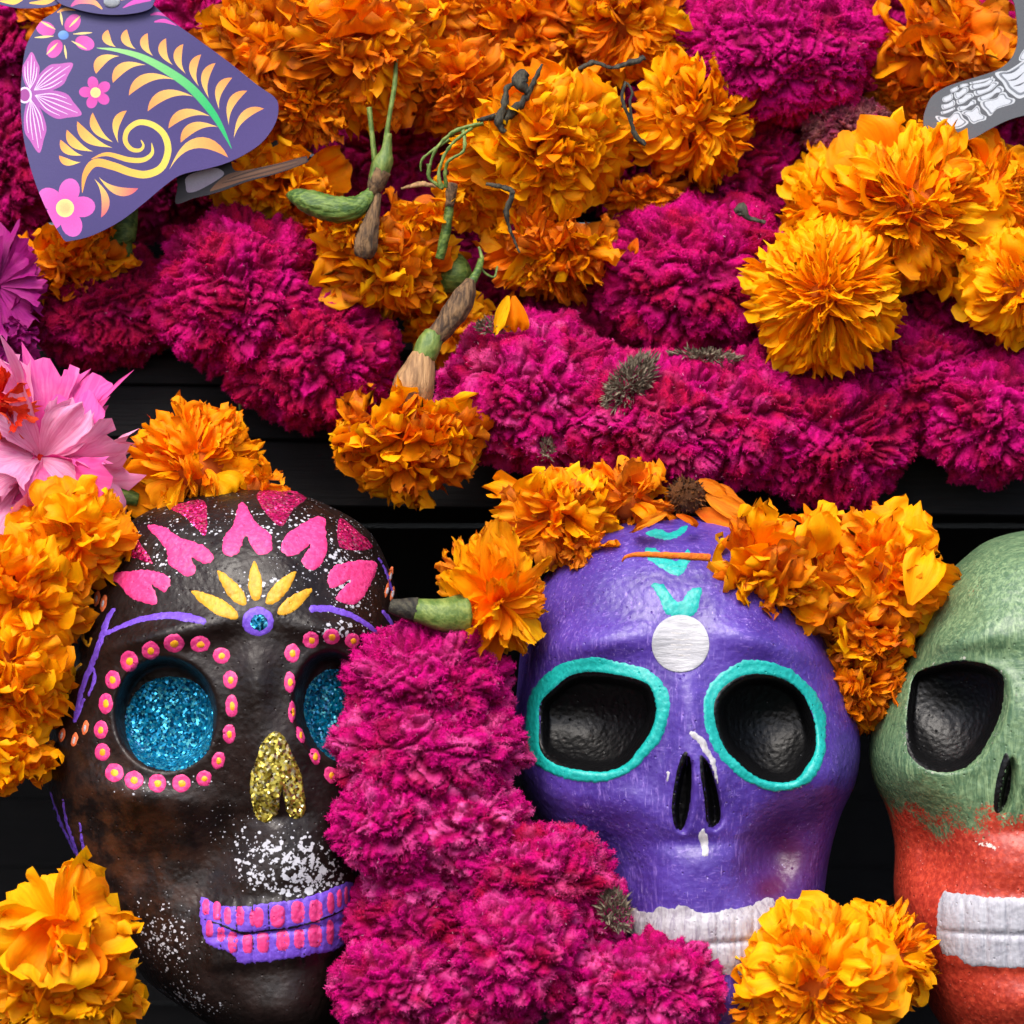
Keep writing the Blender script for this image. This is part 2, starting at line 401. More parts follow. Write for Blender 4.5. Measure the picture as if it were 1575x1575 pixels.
# ------------------------------------------------------------------ skulls
class Skull:
    def __init__(s, ox, oy, d0, keys, back, p, bumps, sockets, tint=None, speck=None, extra=None, seed=1):
        s.ox, s.oy, s.d0, s.seed = ox, oy, d0, seed
        k = np.array(keys, float)   # y, xl, mid, xr, front
        s.Y = (k[:, 0]-CX)*(D-d0)/D-(oy-CX)*(D-d0)/D
        f = (D-d0)/D
        X = [(k[:, i]-CX)*f-(ox-CX)*f for i in (1, 2, 3)]
        s.wl2 = (X[1]-X[0])**2; s.wr2 = (X[2]-X[1])**2; s.md = X[1]; s.f2 = k[:, 4]**2
        s.p = p; s.back = back; s.bumps = bumps; s.extra = extra
        s.sock = []
        for poly, amp, sm, lip in sockets:
            q = catmull(np.array([s.loc(a, b, 150) for a, b in poly]), True, 8)
            s.sock.append((q, amp, sm, lip))
        s.tf, s.sf = tint, speck
    def loc(s, px, py, ld):
        g = (D-s.d0-ld)/D; f = (D-s.d0)/D
        return ((px-CX)*g-(s.ox-CX)*f, (py-CX)*g-(s.oy-CX)*f)
    def prof(s, y):
        def ip(v):
            # smooth monotone interpolation (cosine-eased blend of linear slopes)
            Y = s.Y; m = np.gradient(v, Y); i = np.clip(np.searchsorted(Y, y)-1, 0, len(Y)-2)
            h = Y[i+1]-Y[i]; t = np.clip((y-Y[i])/h, 0, 1)
            return (2*t**3-3*t**2+1)*v[i]+(t**3-2*t**2+t)*h*m[i]+(-2*t**3+3*t**2)*v[i+1]+(t**3-t**2)*h*m[i+1]
        return [np.sqrt(np.maximum(ip(v), 0)) for v in (s.wl2, s.wr2)]+[ip(s.md), np.sqrt(np.maximum(ip(s.f2), 0))]
    def H(s, x, y):
        wl, wr, m, F = s.prof(y)
        u = np.where(x < m, (m-x)/(wl+1e-6), (x-m)/(wr+1e-6)); u = np.clip(u, 0, 1)
        base = (1-u**s.p)**(1/s.p); d = F*base
        fade = np.clip(base*1.6, 0, 1)
        for bx, by, rx, ry, rot, amp in s.bumps:
            lx, ly = s.loc(bx, by, 150); c, sn = math.cos(math.radians(rot)), math.sin(math.radians(rot))
            X = (x-lx)*c+(y-ly)*sn; Y = -(x-lx)*sn+(y-ly)*c
            d = d+amp*np.exp(-(X/rx)**2-(Y/ry)**2)*fade
        if s.extra is not None: d = d+s.extra(s, x, y)*fade
        for q, amp, sm, lip in s.sock:
            sd = poly_sd(x, y, q)
            if amp > 50:
                lo_, hi_ = q.min(0), q.max(0); qc = (lo_+hi_)/2; hr_ = (hi_-lo_)/2
                rf = np.clip(np.hypot((x-qc[0])/hr_[0], (y-qc[1]+5)/hr_[1])/1.08, 0, 1); w0 = np.clip(sd/(16 if amp > 80 else 20), 0, 1); w0 = w0*w0*(3-2*w0)
                hole = w0*(.25+.75*(1-rf**2)) if amp > 80 else w0*(.6+.4*(1-rf**4))
            else: hole = 1-(1-np.clip(sd/sm, 0, 1))**2.6
            d = d-amp*hole+lip*np.exp(-(np.minimum(sd, 0)/12)**2)*(sd < 0)+lip*(sd >= 0)*np.clip(1-sd/6, 0, 1)
        d = d+n2(x, y, 70, s.seed)*3*fade+n2(x, y, 26, s.seed+3)*.7*fade
        return d
    def photo(s, x, y, d):
        f = (D-s.d0)/D
        X = (s.ox-CX)*f+x; Y = (s.oy-CX)*f+y; k = D/(D-s.d0-d)
        return CX+X*k, CX+Y*k
    def build(s, mat, label, name='painted_skull'):
        s.root = empty(name, place(s.ox, s.oy, s.d0), label, 'painted skull', 'painted foam skulls on the lower step')
        R, Cf, Cb = 290, 226, 36
        t = np.linspace(0, 1, R); y0, y1 = s.Y[0], s.Y[-1]
        ys = y0+(y1-y0)*(.45*(1-np.cos(np.pi*t))/2+.55*t); ys[0] += .02; ys[-1] -= .02
        th = np.concatenate([np.linspace(0, np.pi, Cf, endpoint=False), np.linspace(np.pi, 2*np.pi, Cb, endpoint=False)])
        wl, wr, m, F = s.prof(ys)
        c = np.cos(th)[None, :]
        X = m[:, None]+np.where(c < 0, wl[:, None], wr[:, None])*np.sign(c)*(1-(1-np.abs(c))**1.0)
        Yg = np.repeat(ys[:, None], len(th), 1)
        Z = np.zeros_like(X)
        fr = slice(0, Cf+1)
        Z[:, :Cf] = s.H(X[:, :Cf].ravel(), Yg[:, :Cf].ravel()).reshape(R, Cf)
        Z[:, Cf:] = (s.back*np.sqrt(np.maximum(F, 1)/F.max()))[:, None]*np.sin(th[Cf:])[None, :]
        xf, yf = X.ravel(), Yg.ravel()
        V = np.stack([xf, -Z.ravel(), -yf], 1)*S
        n = len(th); i = np.arange(R-1)[:, None]*n; j = np.arange(n)[None, :]; j2 = (j+1) % n
        Fq = np.stack([(i+j), (i+j2), (i+n+j2), (i+n+j)], -1).reshape(-1, 4)[:, ::-1]
        a, b = s.photo(xf, yf, Z.ravel())
        at = {'tint': s.tf(a, b) if s.tf else np.zeros(len(a)), 'speck': s.sf(a, b) if s.sf else np.zeros(len(a))}
        caps = [np.arange(n)[None, :][:, ::1], (np.arange(n)+(R-1)*n)[None, ::-1]]
        s.shell = link('skull_shell', make_mesh('skull_shell', V, [Fq]+caps, mat, attrs=at), s.root)
        return s
    def decal(s, name, poly, mat, off=1.1, g=5.0, jit=1.0, parent=None, smooth_closed=True, label=None, edge=-.5, ring=2.2):
        P = np.array(poly, float)
        if smooth_closed: P = catmull(P, True, 3.2)
        P = P+np.stack([n2(P[:, 0], P[:, 1], 4.5, 11), n2(P[:, 0], P[:, 1], 4.5, 23)], 1)*jit*2.2
        cen = P.mean(0); lo, hi = P.min(0), P.max(0)
        gx, gy = np.meshgrid(np.arange(lo[0], hi[0], g), np.arange(lo[1], hi[1], g)); gx = gx+((np.arange(gx.shape[0]) % 2)*g/2)[:, None]
        pts = np.stack([gx.ravel(), gy.ravel()], 1)
        T = np.roll(P, -1, 0)-np.roll(P, 1, 0); T /= np.linalg.norm(T, axis=1)[:, None]+1e-9
        for sg in (1, -1):
            q = P+np.stack([-T[:, 1], T[:, 0]], 1)*sg*ring
            if poly_sd(q[:, 0], q[:, 1], P).mean() > 0: inner = q
        pts = pts[poly_sd(pts[:, 0], pts[:, 1], P) > ring+g*.4]
        inner = inner[poly_sd(inner[:, 0], inner[:, 1], P) > ring*.7]
        v, f, _ = cdt([P], np.concatenate([pts, inner]))
        return s._decal_mesh(name, v, f, mat, off, parent, label, poly_sd(v[:, 0], v[:, 1], P), edge, ring)
    def _decal_mesh(s, name, v, f, mat, off, parent, label, sd, edge, ring):
        ld = np.full(len(v), 150.0)
        for _ in range(4):
            l = np.array(s.loc(v[:, 0], v[:, 1], ld)); ld = s.H(l[0], l[1])
            ld = np.clip(ld, -50, 400)
        e = .8
        hx = (s.H(l[0]+e, l[1])-s.H(l[0]-e, l[1]))/(2*e); hy = (s.H(l[0], l[1]+e)-s.H(l[0], l[1]-e))/(2*e)
        N = np.stack([-hx, -hy, np.ones_like(hx)], 1); N /= np.linalg.norm(N, axis=1)[:, None]
        o = np.where(sd > ring*.6, off*.72, edge*.72)[:, None]
        Q = np.stack([l[0], l[1], ld], 1)+N*o
        V = np.stack([Q[:, 0], -Q[:, 2], -Q[:, 1]], 1)*S
        f3 = np.array([t for t in f if len(t) == 3])
        a = v[f3[:, 1]]-v[f3[:, 0]]; b = v[f3[:, 2]]-v[f3[:, 0]]
        flip = (a[:, 0]*b[:, 1]-a[:, 1]*b[:, 0]) > 0
        f3[flip] = f3[flip][:, ::-1]
        o = link(name, make_mesh(name, V, [f3], mat), parent or s.root)
        if label: o['label'] = label
        return o

def gau(a, b, cx, cy, rx, ry, rot=0):
    c, sn = math.cos(math.radians(rot)), math.sin(math.radians(rot)); X = (a-cx)*c+(b-cy)*sn; Y = -(a-cx)*sn+(b-cy)*c
    return np.exp(-(X/rx)**2-(Y/ry)**2)
def cr(ox, oy, k):
    return lambda pts: [(ox+a/k, oy+b/k) for a, b in pts]

# ---- chocolate brown skull
A = cr(0, 700, 2.54); A2 = cr(0, 1100, 2.54)
def teeth_extra(cx, y0, y1, x0, x1, n, amp, slope=0.0):
    def f(s, x, y):
        lx0, ly0 = s.loc(x0, y0, 170); lx1, ly1 = s.loc(x1, y1, 170)
        yy = y-slope*(x-(lx0+lx1)/2)
        inx = 1/(1+np.exp(-(x-lx0)/6))*1/(1+np.exp((x-lx1)/6)); iny = 1/(1+np.exp(-(yy-ly0)/4))*1/(1+np.exp((yy-ly1)/4))
        ym = (ly0+ly1)/2
        groove = -6*np.exp(-((yy-ym)/4.)**2)
        ph = (x-lx0)/(lx1-lx0)*n*2*np.pi
        col = -5*np.exp(-(np.sin(ph/2)/.28)**2)
        return inx*iny*(amp+groove+col)
    return f
def tb(a, b): return np.clip(gau(a, b, 190, 1350, 120, 120)*.5+gau(a, b, 150, 1250, 60, 90)*.6, 0, 1)
def sb(a, b):
    r = gau(a, b, 440, 1328, 80, 46)*1.3+gau(a, b, 465, 1360, 60, 30)*.6+gau(a, b, 255, 1440, 45, 70, -25)*.75+gau(a, b, 300, 1540, 60, 25, 15)*.6
    r += gau(a, b, 320, 800, 120, 40)*.45+gau(a, b, 470, 830, 90, 70)*.5+gau(a, b, 540, 900, 40, 70)*.8+gau(a, b, 210, 1215, 40, 16)*.55+gau(a, b, 400, 905, 60, 26)*.6
    r += gau(a, b, 520, 970, 40, 14)*.8+gau(a, b, 290, 1200, 60, 12)*.45+gau(a, b, 340, 1260, 60, 40)*.4+gau(a, b, 240, 870, 60, 50)*.5
    return np.clip(r, 0, 1)
keysB = [(752, 399, 400, 401, 1), (775, 255, 402, 500, 90), (810, 190, 404, 560, 140), (870, 155, 408, 597, 185), (940, 128, 412, 616, 212),
         (1040, 100, 418, 628, 225), (1130, 72, 424, 632, 222), (1190, 70, 428, 626, 218), (1260, 92, 432, 608, 214), (1340, 128, 434, 585, 216), (1420, 170, 436, 566, 216),
         (1500, 222, 436, 556, 205), (1570, 320, 436, 540, 178), (1620, 380, 437, 500, 110), (1645, 436, 437, 438, 1)]
eyeL = ell(258, 1096, 84, 90, 0, 20); eyeR = ell(513, 1085, 62, 88, -6, 20)
bB = [(250, 975, 110, 22, -12, 26), (510, 965, 60, 20, 8, 22), (330, 1325, 46, 90, 25, -32), (555, 1300, 24, 70, -10, -24), (250, 1225, 90, 24, 8, 12), (400, 1060, 22, 60, 0, 14), (425, 1180, 34, 70, 0, 22), (435, 1330, 80, 50, 0, 14), (180, 1220, 80, 35, 20, 14),
      (240, 1330, 60, 60, 30, -22), (430, 1545, 70, 40, 0, 20), (400, 880, 120, 70, 0, 10), (300, 1500, 60, 40, 20, 8), (430, 1250, 50, 16, 0, -8), (350, 1015, 16, 26, 0, -4)]
skB = Skull(350, 1200, 20, keysB, 170, 2.1, bB, [(eyeL, 62, 46, 3), (eyeR, 58, 40, 3)], tb, sb, teeth_extra(430, 1378, 1478, 318, 540, 9, 11, -.10), 1)
skB.build(M['brown'], 'glossy chocolate brown skull with blue glitter eyes, pink petals and pink teeth')
skB.decal('eye_glitter', A([(660, 865), (740, 875), (800, 920), (830, 990), (832, 1070), (815, 1150), (760, 1205), (690, 1232), (610, 1225), (540, 1190), (500, 1120), (487, 1045), (500, 975), (550, 905), (600, 875)]), M['gblue'], 1.6, 5, .5)
skB.decal('eye_glitter', A([(1290, 835), (1350, 845), (1400, 900), (1420, 1000), (1400, 1100), (1350, 1185), (1300, 1190), (1240, 1140), (1200, 1060), (1185, 990), (1200, 910), (1240, 860)]), M['gblue'], 1.6, 5, .5)
skB.decal('nose_glitter', A([(1070, 1078), (1110, 1100), (1150, 1180), (1180, 1260), (1195, 1370), (1180, 1415), (1145, 1420), (1120, 1390), (1103, 1310), (1095, 1345), (1085, 1400), (1050, 1435), (1010, 1425), (985, 1370), (975, 1270), (1000, 1190), (1025, 1120)]), M['ggold'], 2.6, 5, .9)
dots = [(865, 783, 34, 33), (782, 738, 40, 33), (680, 735, 42, 37), (588, 763, 36, 37), (505, 805, 37, 42), (440, 877, 31, 38), (413, 970, 29, 43), (394, 1073, 29, 37), (400, 1160, 32, 36), (447, 1240, 38, 38), (523, 1270, 38, 37),
        (615, 1282, 36, 38), (709, 1282, 38, 36), (797, 1263, 31, 33), (853, 1193, 27, 37), (895, 1089, 26, 40), (905, 980, 26, 47), (900, 878, 30, 37),
        (1141, 773, 31, 38), (1215, 722, 33, 34), (1295, 710, 34, 32), (1377, 725, 33, 31), (1132, 887, 23, 43), (1141, 1003, 15, 44), (1173, 1093, 16, 36), (1230, 1177, 22, 35), (1293, 1250, 27, 36)]
for i, (a, b, rx, ry) in enumerate(dots):
    q = A([(a, b)])[0]; rot = 20 if a > 1150 and b > 950 else (-15 if 850 < a < 900 and b > 1150 else 0)
    dd = skB.decal('painted_dot', ell(q[0], q[1], rx/2.54, ry/2.54, -rot, 12), M['pink'], 1.6, 6, .6)
    cc = skB.decal('dot_centre', ell(q[0]+.8, q[1]+.5, rx/2.54*.42, ry/2.54*.42, 0, 9), M['dotyellow'], 2.6, 6, .5, ring=1.2, edge=1.2, parent=dd)
q = A([(1008, 650)])[0]; dd = skB.decal('forehead_dot', ell(q[0], q[1], 25, 23, 0, 14), M['violet'], 1.6, 6, .8)
skB.decal('dot_glitter', ell(q[0]+2, q[1]+2, 14, 13, 0, 12), M['gblue'], 2.8, 5, .8, parent=dd, edge=1.2)
for (x0, y0, x1, y1, wd) in [(745, 530, 932, 635, 62), (848, 450, 960, 588, 58), (993, 413, 1000, 572, 56), (1158, 452, 1042, 582, 58), (1220, 520, 1086, 622, 56)]:
    a = np.array(A([(x0, y0)])[0]); b = np.array(A([(x1, y1)])[0]); dr = b-a; nn = np.array([-dr[1], dr[0]])/np.linalg.norm(dr)*wd/2.54/2
    pl = [a, a+dr*.3+nn*.75, a+dr*.65+nn, a+dr*.92+nn*.6, b, a+dr*.92-nn*.6, a+dr*.65-nn, a+dr*.3-nn*.75]
    skB.decal('yellow_petal', pl, M['yellow'], 1.8, 5, .7)
for pl in [[(575, 278), (640, 280), (700, 318), (790, 350), (838, 398), (800, 425), (750, 402), (768, 450), (735, 475), (690, 452), (655, 420), (645, 365)],
           [(938, 185), (960, 190), (1000, 260), (1050, 300), (1068, 350), (1050, 382), (1010, 387), (983, 360), (962, 318), (945, 352), (930, 385), (890, 397), (867, 370), (875, 320), (905, 280), (920, 230)],
           [(1265, 240), (1275, 300), (1277, 380), (1243, 442), (1203, 447), (1178, 410), (1215, 350), (1175, 380), (1130, 397), (1100, 375), (1110, 320), (1160, 280), (1210, 250)],
           [(380, 487), (430, 462), (520, 450), (600, 450), (655, 472), (667, 505), (640, 537), (595, 508), (617, 560), (600, 587), (555, 577), (500, 552), (470, 510), (430, 492)],
           [(1475, 425), (1465, 470), (1430, 540), (1395, 580), (1350, 582), (1312, 562), (1325, 535), (1370, 488), (1320, 515), (1288, 520), (1280, 470), (1310, 430), (1370, 413), (1440, 410)]]:
    skB.decal('heart_petal', A(pl), M['pink'], 1.5, 6, 1.0)
for pl in [[(415, 402), (520, 310), (550, 345), (597, 424), (520, 402), (450, 402)], [(663, 205), (730, 180), (802, 183), (806, 312), (760, 280), (720, 240)],
           [(1003, 150), (1100, 131), (1197, 165), (1150, 210), (1100, 277), (1040, 230)], [(1325, 248), (1380, 280), (1458, 362), (1330, 362)]]:
    skB.decal('glitter_triangle', A(pl), M['gpink'], 1.5, 6, .6)
for path, wd in [([(400, 702), (450, 680), (540, 645), (640, 627), (720, 632), (800, 650)], [18, 20, 24, 28, 36, 26]), ([(445, 603), (420, 640), (400, 702), (365, 800), (325, 900), (290, 1040)], [18, 24, 26, 24, 24, 18]),
                 ([(365, 830), (368, 880), (345, 940)], [14, 16, 12]), ([(328, 950), (315, 990), (290, 1040)], [12, 14, 18]), ([(1215, 600), (1300, 603), (1400, 640), (1500, 715)], [30, 28, 22, 18]),
                 ([(1480, 400), (1515, 470), (1540, 560)], [10, 12, 10]), ([(1495, 610), (1520, 640), (1535, 665)], [16, 20, 10])]:
    skB.decal('violet_line', stroke_poly(A(path), [x/2.54 for x in wd]), M['violet'], 1.5, 6, .8, smooth_closed=False)
for path in [[(245, 330), (262, 430), (300, 540), (325, 640)], [(312, 420), (322, 500), (345, 625)], [(195, 300), (235, 420), (290, 540)]]:
    skB.decal('violet_line', stroke_poly(A2(path), [4, 6, 6, 4][:len(path)]), M['violet'], 1.4, 6, .8, smooth_closed=False)
for path in [[(352, 625), (330, 665), (322, 710), (345, 745), (355, 715)], [(318, 815), (290, 840), (285, 880), (270, 930)]]:
    skB.decal('yellow_scroll', stroke_poly(A(path), [4, 7, 7, 7, 4][:len(path)]), M['yellow'], 1.5, 6, .7, smooth_closed=False)
for a, b in [(378, 560), (404, 578), (242, 1093), (291, 1112), (333, 1065), (1512, 528), (1533, 540), (1525, 470)]:
    q = A([(a, b)])[0]; dd = skB.decal('orange_dab', ell(q[0], q[1], 5.5 if a < 1000 else 3.5, 14 if b < 700 else 12, 12, 10), M['orangep'], 1.5, 6, .5)
    skB.decal('white_dab', ell(q[0], q[1]+1, 2.2, 6, 12, 8), M['whitep'], 2.4, 6, .2, parent=dd, edge=1.2, ring=1.0)
skB.decal('tooth_surround', A2([(783, 715), (850, 738), (930, 748), (1040, 733), (1150, 718), (1265, 688), (1372, 650), (1370, 740), (1340, 900), (1200, 940), (1050, 965), (940, 970), (900, 930), (800, 880)]), M['violet'], 1.3, 4, 1.2)
for a, b, rx, ry in [(806, 750, 15, 32), (848, 765, 16, 38), (890, 785, 15, 35), (938, 785, 18, 38), (1003, 790, 28, 40), (1085, 785, 28, 45), (1163, 770, 28, 45), (1233, 765, 28, 45), (1290, 735, 15, 42), (1325, 715, 10, 38), (1350, 705, 8, 35),
                     (820, 835, 15, 35), (864, 857, 16, 30), (910, 887, 20, 43), (967, 892, 20, 40), (1028, 887, 25, 43), (1105, 880, 27, 43), (1168, 873, 22, 40), (1230, 862, 28, 47), (1288, 848, 15, 50)]:
    q = A2([(a, b)])[0]; e = ell(0, 0, 1, 1, 0, 16); e = np.sign(e)*np.abs(e)**.7
    skB.decal('tooth', e*np.array([rx/2.54, ry/2.54])+np.array(q), M['pink'], 2.6, 5, .6, edge=.9)
skB.decal('mouth_line', stroke_poly(A2([(795, 795), (870, 822), (950, 850), (1040, 840), (1150, 827), (1270, 792), (1345, 758)]), [4, 5, 6, 5, 5, 5, 4]), M['socket'], 3.2, 6, .6, smooth_closed=False)

# ---- violet skull
B = cr(780, 750, 2.625)
sockL = B([(130, 950), (135, 870), (190, 810), (260, 755), (350, 742), (460, 755), (560, 785), (590, 830), (605, 900), (585, 980), (540, 1050), (480, 1120), (400, 1150), (300, 1145), (200, 1120), (135, 1060)])
sockR = B([(832, 900), (845, 840), (890, 790), (960, 755), (1050, 752), (1130, 780), (1190, 830), (1230, 910), (1250, 990), (1245, 1070), (1210, 1130), (1170, 1180), (1100, 1195), (1010, 1175), (940, 1120), (880, 1060), (845, 980)])
slitL = B([(720, 1065), (740, 1100), (745, 1200), (735, 1300), (710, 1378), (680, 1372), (665, 1300), (675, 1200), (695, 1110)])
slitR = B([(780, 1080), (810, 1110), (840, 1190), (860, 1290), (857, 1350), (825, 1372), (805, 1350), (795, 1250), (780, 1150)])
keysP = [(793, 1036, 1037, 1038, 1), (812, 930, 1038, 1145, 90), (850, 868, 1040, 1200, 145), (910, 826, 1045, 1238, 190), (980, 804, 1050, 1268, 216),
         (1050, 796, 1055, 1296, 226), (1140, 792, 1060, 1322, 228), (1200, 800, 1063, 1315, 226), (1250, 824, 1066, 1293, 222), (1310, 872, 1068, 1276, 222), (1380, 925, 1072, 1265, 226),
         (1450, 950, 1076, 1248, 222), (1530, 965, 1078, 1225, 205), (1600, 1000, 1078, 1180, 150), (1640, 1077, 1078, 1079, 1)]
bP = [(915, 985, 100, 28, -8, 25), (1175, 985, 90, 28, 14, 23), (955, 1325, 50, 70, -35, -34), (1190, 1310, 44, 64, 30, -44), (1265, 1185, 50, 44, 0, 26), (850, 1190, 50, 44, 0, 18), (1048, 955, 50, 26, 0, -8), (985, 1240, 60, 26, 20, 8), (1056, 1085, 24, 60, 0, 16), (1068, 1190, 46, 75, 0, 24), (1075, 1330, 85, 50, 0, 12), (860, 1230, 70, 30, 20, 12), (1260, 1210, 60, 34, -15, 14),
      (1190, 1330, 45, 60, 10, -20), (930, 1340, 40, 60, -20, -14), (1076, 1550, 60, 40, 0, 16), (1040, 900, 120, 70, 0, 10), (1072, 1292, 60, 14, 0, -8), (1105, 1130, 10, 40, -20, -6), (1020, 1140, 10, 40, 14, -6)]
def tp(a, b): return np.clip(gau(a, b, 1215, 1320, 48, 60, 20)+gau(a, b, 1180, 1370, 30, 22)*.7, 0, 1)
def sp_(a, b): return np.clip(gau(a, b, 1215, 1213, 50, 7, -10)*.6+gau(a, b, 1085, 1060, 4, 40)*.5+gau(a, b, 1040, 1195, 8, 14)*.5+gau(a, b, 1020, 1400, 60, 10)*.35+gau(a, b, 960, 1212, 110, 8, 4)*.42, 0, 1)
skP = Skull(1060, 1200, 20, keysP, 170, 2.25, bP, [(sockL, 92, 70, 3), (sockR, 92, 64, 3), (slitL, 34, 11, 1), (slitR, 34, 11, 1)], tp, sp_, teeth_extra(1070, 1408, 1486, 962, 1185, 8, 9, -.06), 5)
skP.build(M['purple'], 'violet skull with turquoise rings round black eye sockets and a round white sticker')
for q in (sockL, sockR): skP.decal('eye_socket', q, M['socket'], 2.0, 4, .4, edge=.4, ring=3)
for q in (slitL, slitR): skP.decal('nostril', q, M['socket'], 1.8, 2.4, .3, edge=.4, ring=1.6)
def ring(sk, outer, inner, mat, off=1.7, name='eye_ring', jo=1.0):
    O = catmull(np.array(outer), True, 4); n = len(O)
    I = catmull(np.array(inner), True, 4); m = len(I)
    c = O.mean(0)
    def resamp(P, N):
        a = np.unwrap(np.arctan2(P[:, 1]-c[1], P[:, 0]-c[0])); r = np.hypot(P[:, 0]-c[0], P[:, 1]-c[1]); o = np.argsort(a % (2*np.pi))
        aa = (a % (2*np.pi))[o]; rr = r[o]; t = np.arange(N)/N*2*np.pi
        r2 = np.interp(t, np.concatenate([aa-2*np.pi, aa, aa+2*np.pi]), np.tile(rr, 3)); return np.stack([c[0]+r2*np.cos(t), c[1]+r2*np.sin(t)], 1)
    N = 150; O = resamp(O, N); I = resamp(I, N)
    O = O+(O-c)/np.linalg.norm(O-c, axis=1)[:, None]*(n2(O[:, 0], O[:, 1], 5, 3)*jo*2.5)[:, None]
    I = I+(I-c)/np.linalg.norm(I-c, axis=1)[:, None]*(n2(I[:, 0], I[:, 1], 5, 8)*1.5-2.0)[:, None]
    K = 8; v = np.concatenate([I+(O-I)*k/(K-1) for k in range(K)]); f = []
    for k in range(K-1):
        for i in range(N):
            a, b = k*N+i, k*N+(i+1) % N; f += [(a, b, b+N), (a, b+N, a+N)]
    sd = np.concatenate([np.full(N, 0 if k in (0, K-1) else 9.) for k in range(K)])
    return sk._decal_mesh(name, v, f, mat, off, None, None, sd, -.4, 2)
ring(skP, B([(75, 930), (85, 850), (130, 780), (200, 720), (290, 690), (370, 685), (480, 710), (570, 735), (630, 790), (655, 850), (650, 940), (620, 1020), (560, 1090), (490, 1150), (400, 1187), (300, 1187), (190, 1162), (110, 1110), (80, 1040)]), sockL, M['teal'], 2.4)
ring(skP, B([(793, 900), (800, 830), (840, 770), (900, 725), (960, 695), (1050, 700), (1140, 730), (1200, 780), (1250, 830), (1287, 920), (1287, 1000), (1282, 1080), (1243, 1170), (1180, 1212), (1090, 1227), (1000, 1202), (920, 1152), (850, 1080), (810, 1000)]), sockR, M['teal'], 2.4)
for pl in [[(583, 390), (630, 392), (690, 460), (740, 410), (785, 403), (780, 450), (750, 520), (650, 515), (615, 450)], [(555, 245), (600, 243), (650, 280), (690, 292), (730, 248), (742, 290), (720, 330), (690, 357), (630, 330), (570, 290)],
           [(555, 180), (620, 165), (655, 180), (725, 148), (722, 180), (655, 212), (600, 205)]]:
    skP.decal('turquoise_chevron', B(pl), M['teal'], 1.5, 5, 1.2)
q = B([(700, 630)])[0]
stk = skP.decal('white_sticker', ell(q[0], q[1], 44.3, 44, 0, 28), M['sticker'], 3.0, 5, 0, edge=2.2, ring=1.5)
for k, (a, b, wd) in enumerate([(662, 588, 60), (668, 612, 75), (660, 634, 88), (672, 652, 70), (690, 676, 50)]):
    q = B([(a, b), (a+wd, b)]); skP.decal('faded_print', stroke_poly([q[0], ((q[0][0]+q[1][0])/2, q[0][1]+1), q[1]], 1.7, 3), M['ink'], 3.3, 6, .4, smooth_closed=False, parent=stk, edge=3.3, ring=.4)
for path, wd in [([(740, 993), (775, 1012), (805, 1060), (830, 1110), (848, 1190)], [22, 30, 28, 22, 8]), ([(795, 1378), (788, 1410), (800, 1445), (800, 1485)], [16, 36, 30, 24]), ([(650, 1150), (648, 1180)], [14, 10])]:
    skP.decal('white_brush_mark', stroke_poly(B(path), [x/2.625 for x in wd]), M['whitep'], 1.6, 5, 1.3, smooth_closed=False)
skP.decal('tooth_row', [(958, 1405), (975, 1398), (1000, 1404), (1012, 1396), (1030, 1398), (1050, 1392), (1062, 1398), (1080, 1404), (1100, 1403), (1120, 1398), (1140, 1395), (1160, 1390), (1180, 1380), (1192, 1384), (1188, 1412), (1186, 1440), (1150, 1449), (1100, 1452), (1050, 1451), (1000, 1448), (968, 1436)], M['teeth'], 1.0, 3.4, 1.6, edge=.2)
skP.decal('tooth_row', [(985, 1443), (1050, 1446), (1100, 1446), (1150, 1444), (1184, 1438), (1180, 1480), (1160, 1494), (1120, 1500), (1080, 1496), (1040, 1492), (1005, 1485)], M['teeth'], .9, 3.4, 1.6, edge=.2)

# ---- green and red skull
Cc = cr(1050, 780, 1.981)
sockG = Cc([(688, 590), (708, 512), (770, 482), (850, 466), (930, 480), (972, 510), (982, 560), (970, 640), (932, 720), (880, 782), (810, 808), (740, 797), (690, 752), (680, 665)])
mx = 1571
def mir(pl): return [(2*mx-a, b) for a, b in pl]
slG = Cc([(985, 748), (1002, 790), (1000, 850), (985, 905), (962, 932), (948, 915), (952, 860), (967, 790)])
keysG = [(815, 1599, 1600, 1601, 1), (832, 1520, 1598, 1660, 90), (858, 1484, 1594, 1705, 140), (900, 1442, 1588, 1735, 180), (960, 1412, 1582, 1760, 212),
         (1030, 1380, 1578, 1785, 224), (1100, 1347, 1574, 1800, 228), (1150, 1337, 1573, 1805, 228), (1200, 1344, 1572, 1800, 226), (1240, 1362, 1572, 1784, 222), (1290, 1375, 1572, 1768, 222), (1380, 1376, 1573, 1760, 228),
         (1450, 1392, 1574, 1752, 224), (1540, 1425, 1574, 1720, 205), (1610, 1480, 1575, 1670, 150), (1645, 1575, 1576, 1577, 1)]
bG = [(1460, 985, 90, 24, -10, 28), (1445, 1310, 40, 60, -20, -36), (1385, 1180, 36, 50, 0, 14), (1680, 1000, 80, 24, 8, 14), (1568, 1085, 26, 60, 0, 16), (1571, 1185, 46, 70, 0, 22), (1575, 1320, 85, 50, 0, 16), (1400, 1190, 50, 34, 20, 12), (1410, 1320, 40, 60, -10, -22),
      (1560, 1540, 60, 40, 0, 16), (1560, 920, 120, 70, 0, 10), (1470, 960, 120, 14, -12, 5), (1571, 1275, 60, 14, 0, -6)]
def tg(a, b): return np.clip(gau(a, b, 1560, 824, 70, 9)+(b-(1243+(a-1350)*.14-0*a))/90+.5+.15*np.sin(a/40), 0, 1)
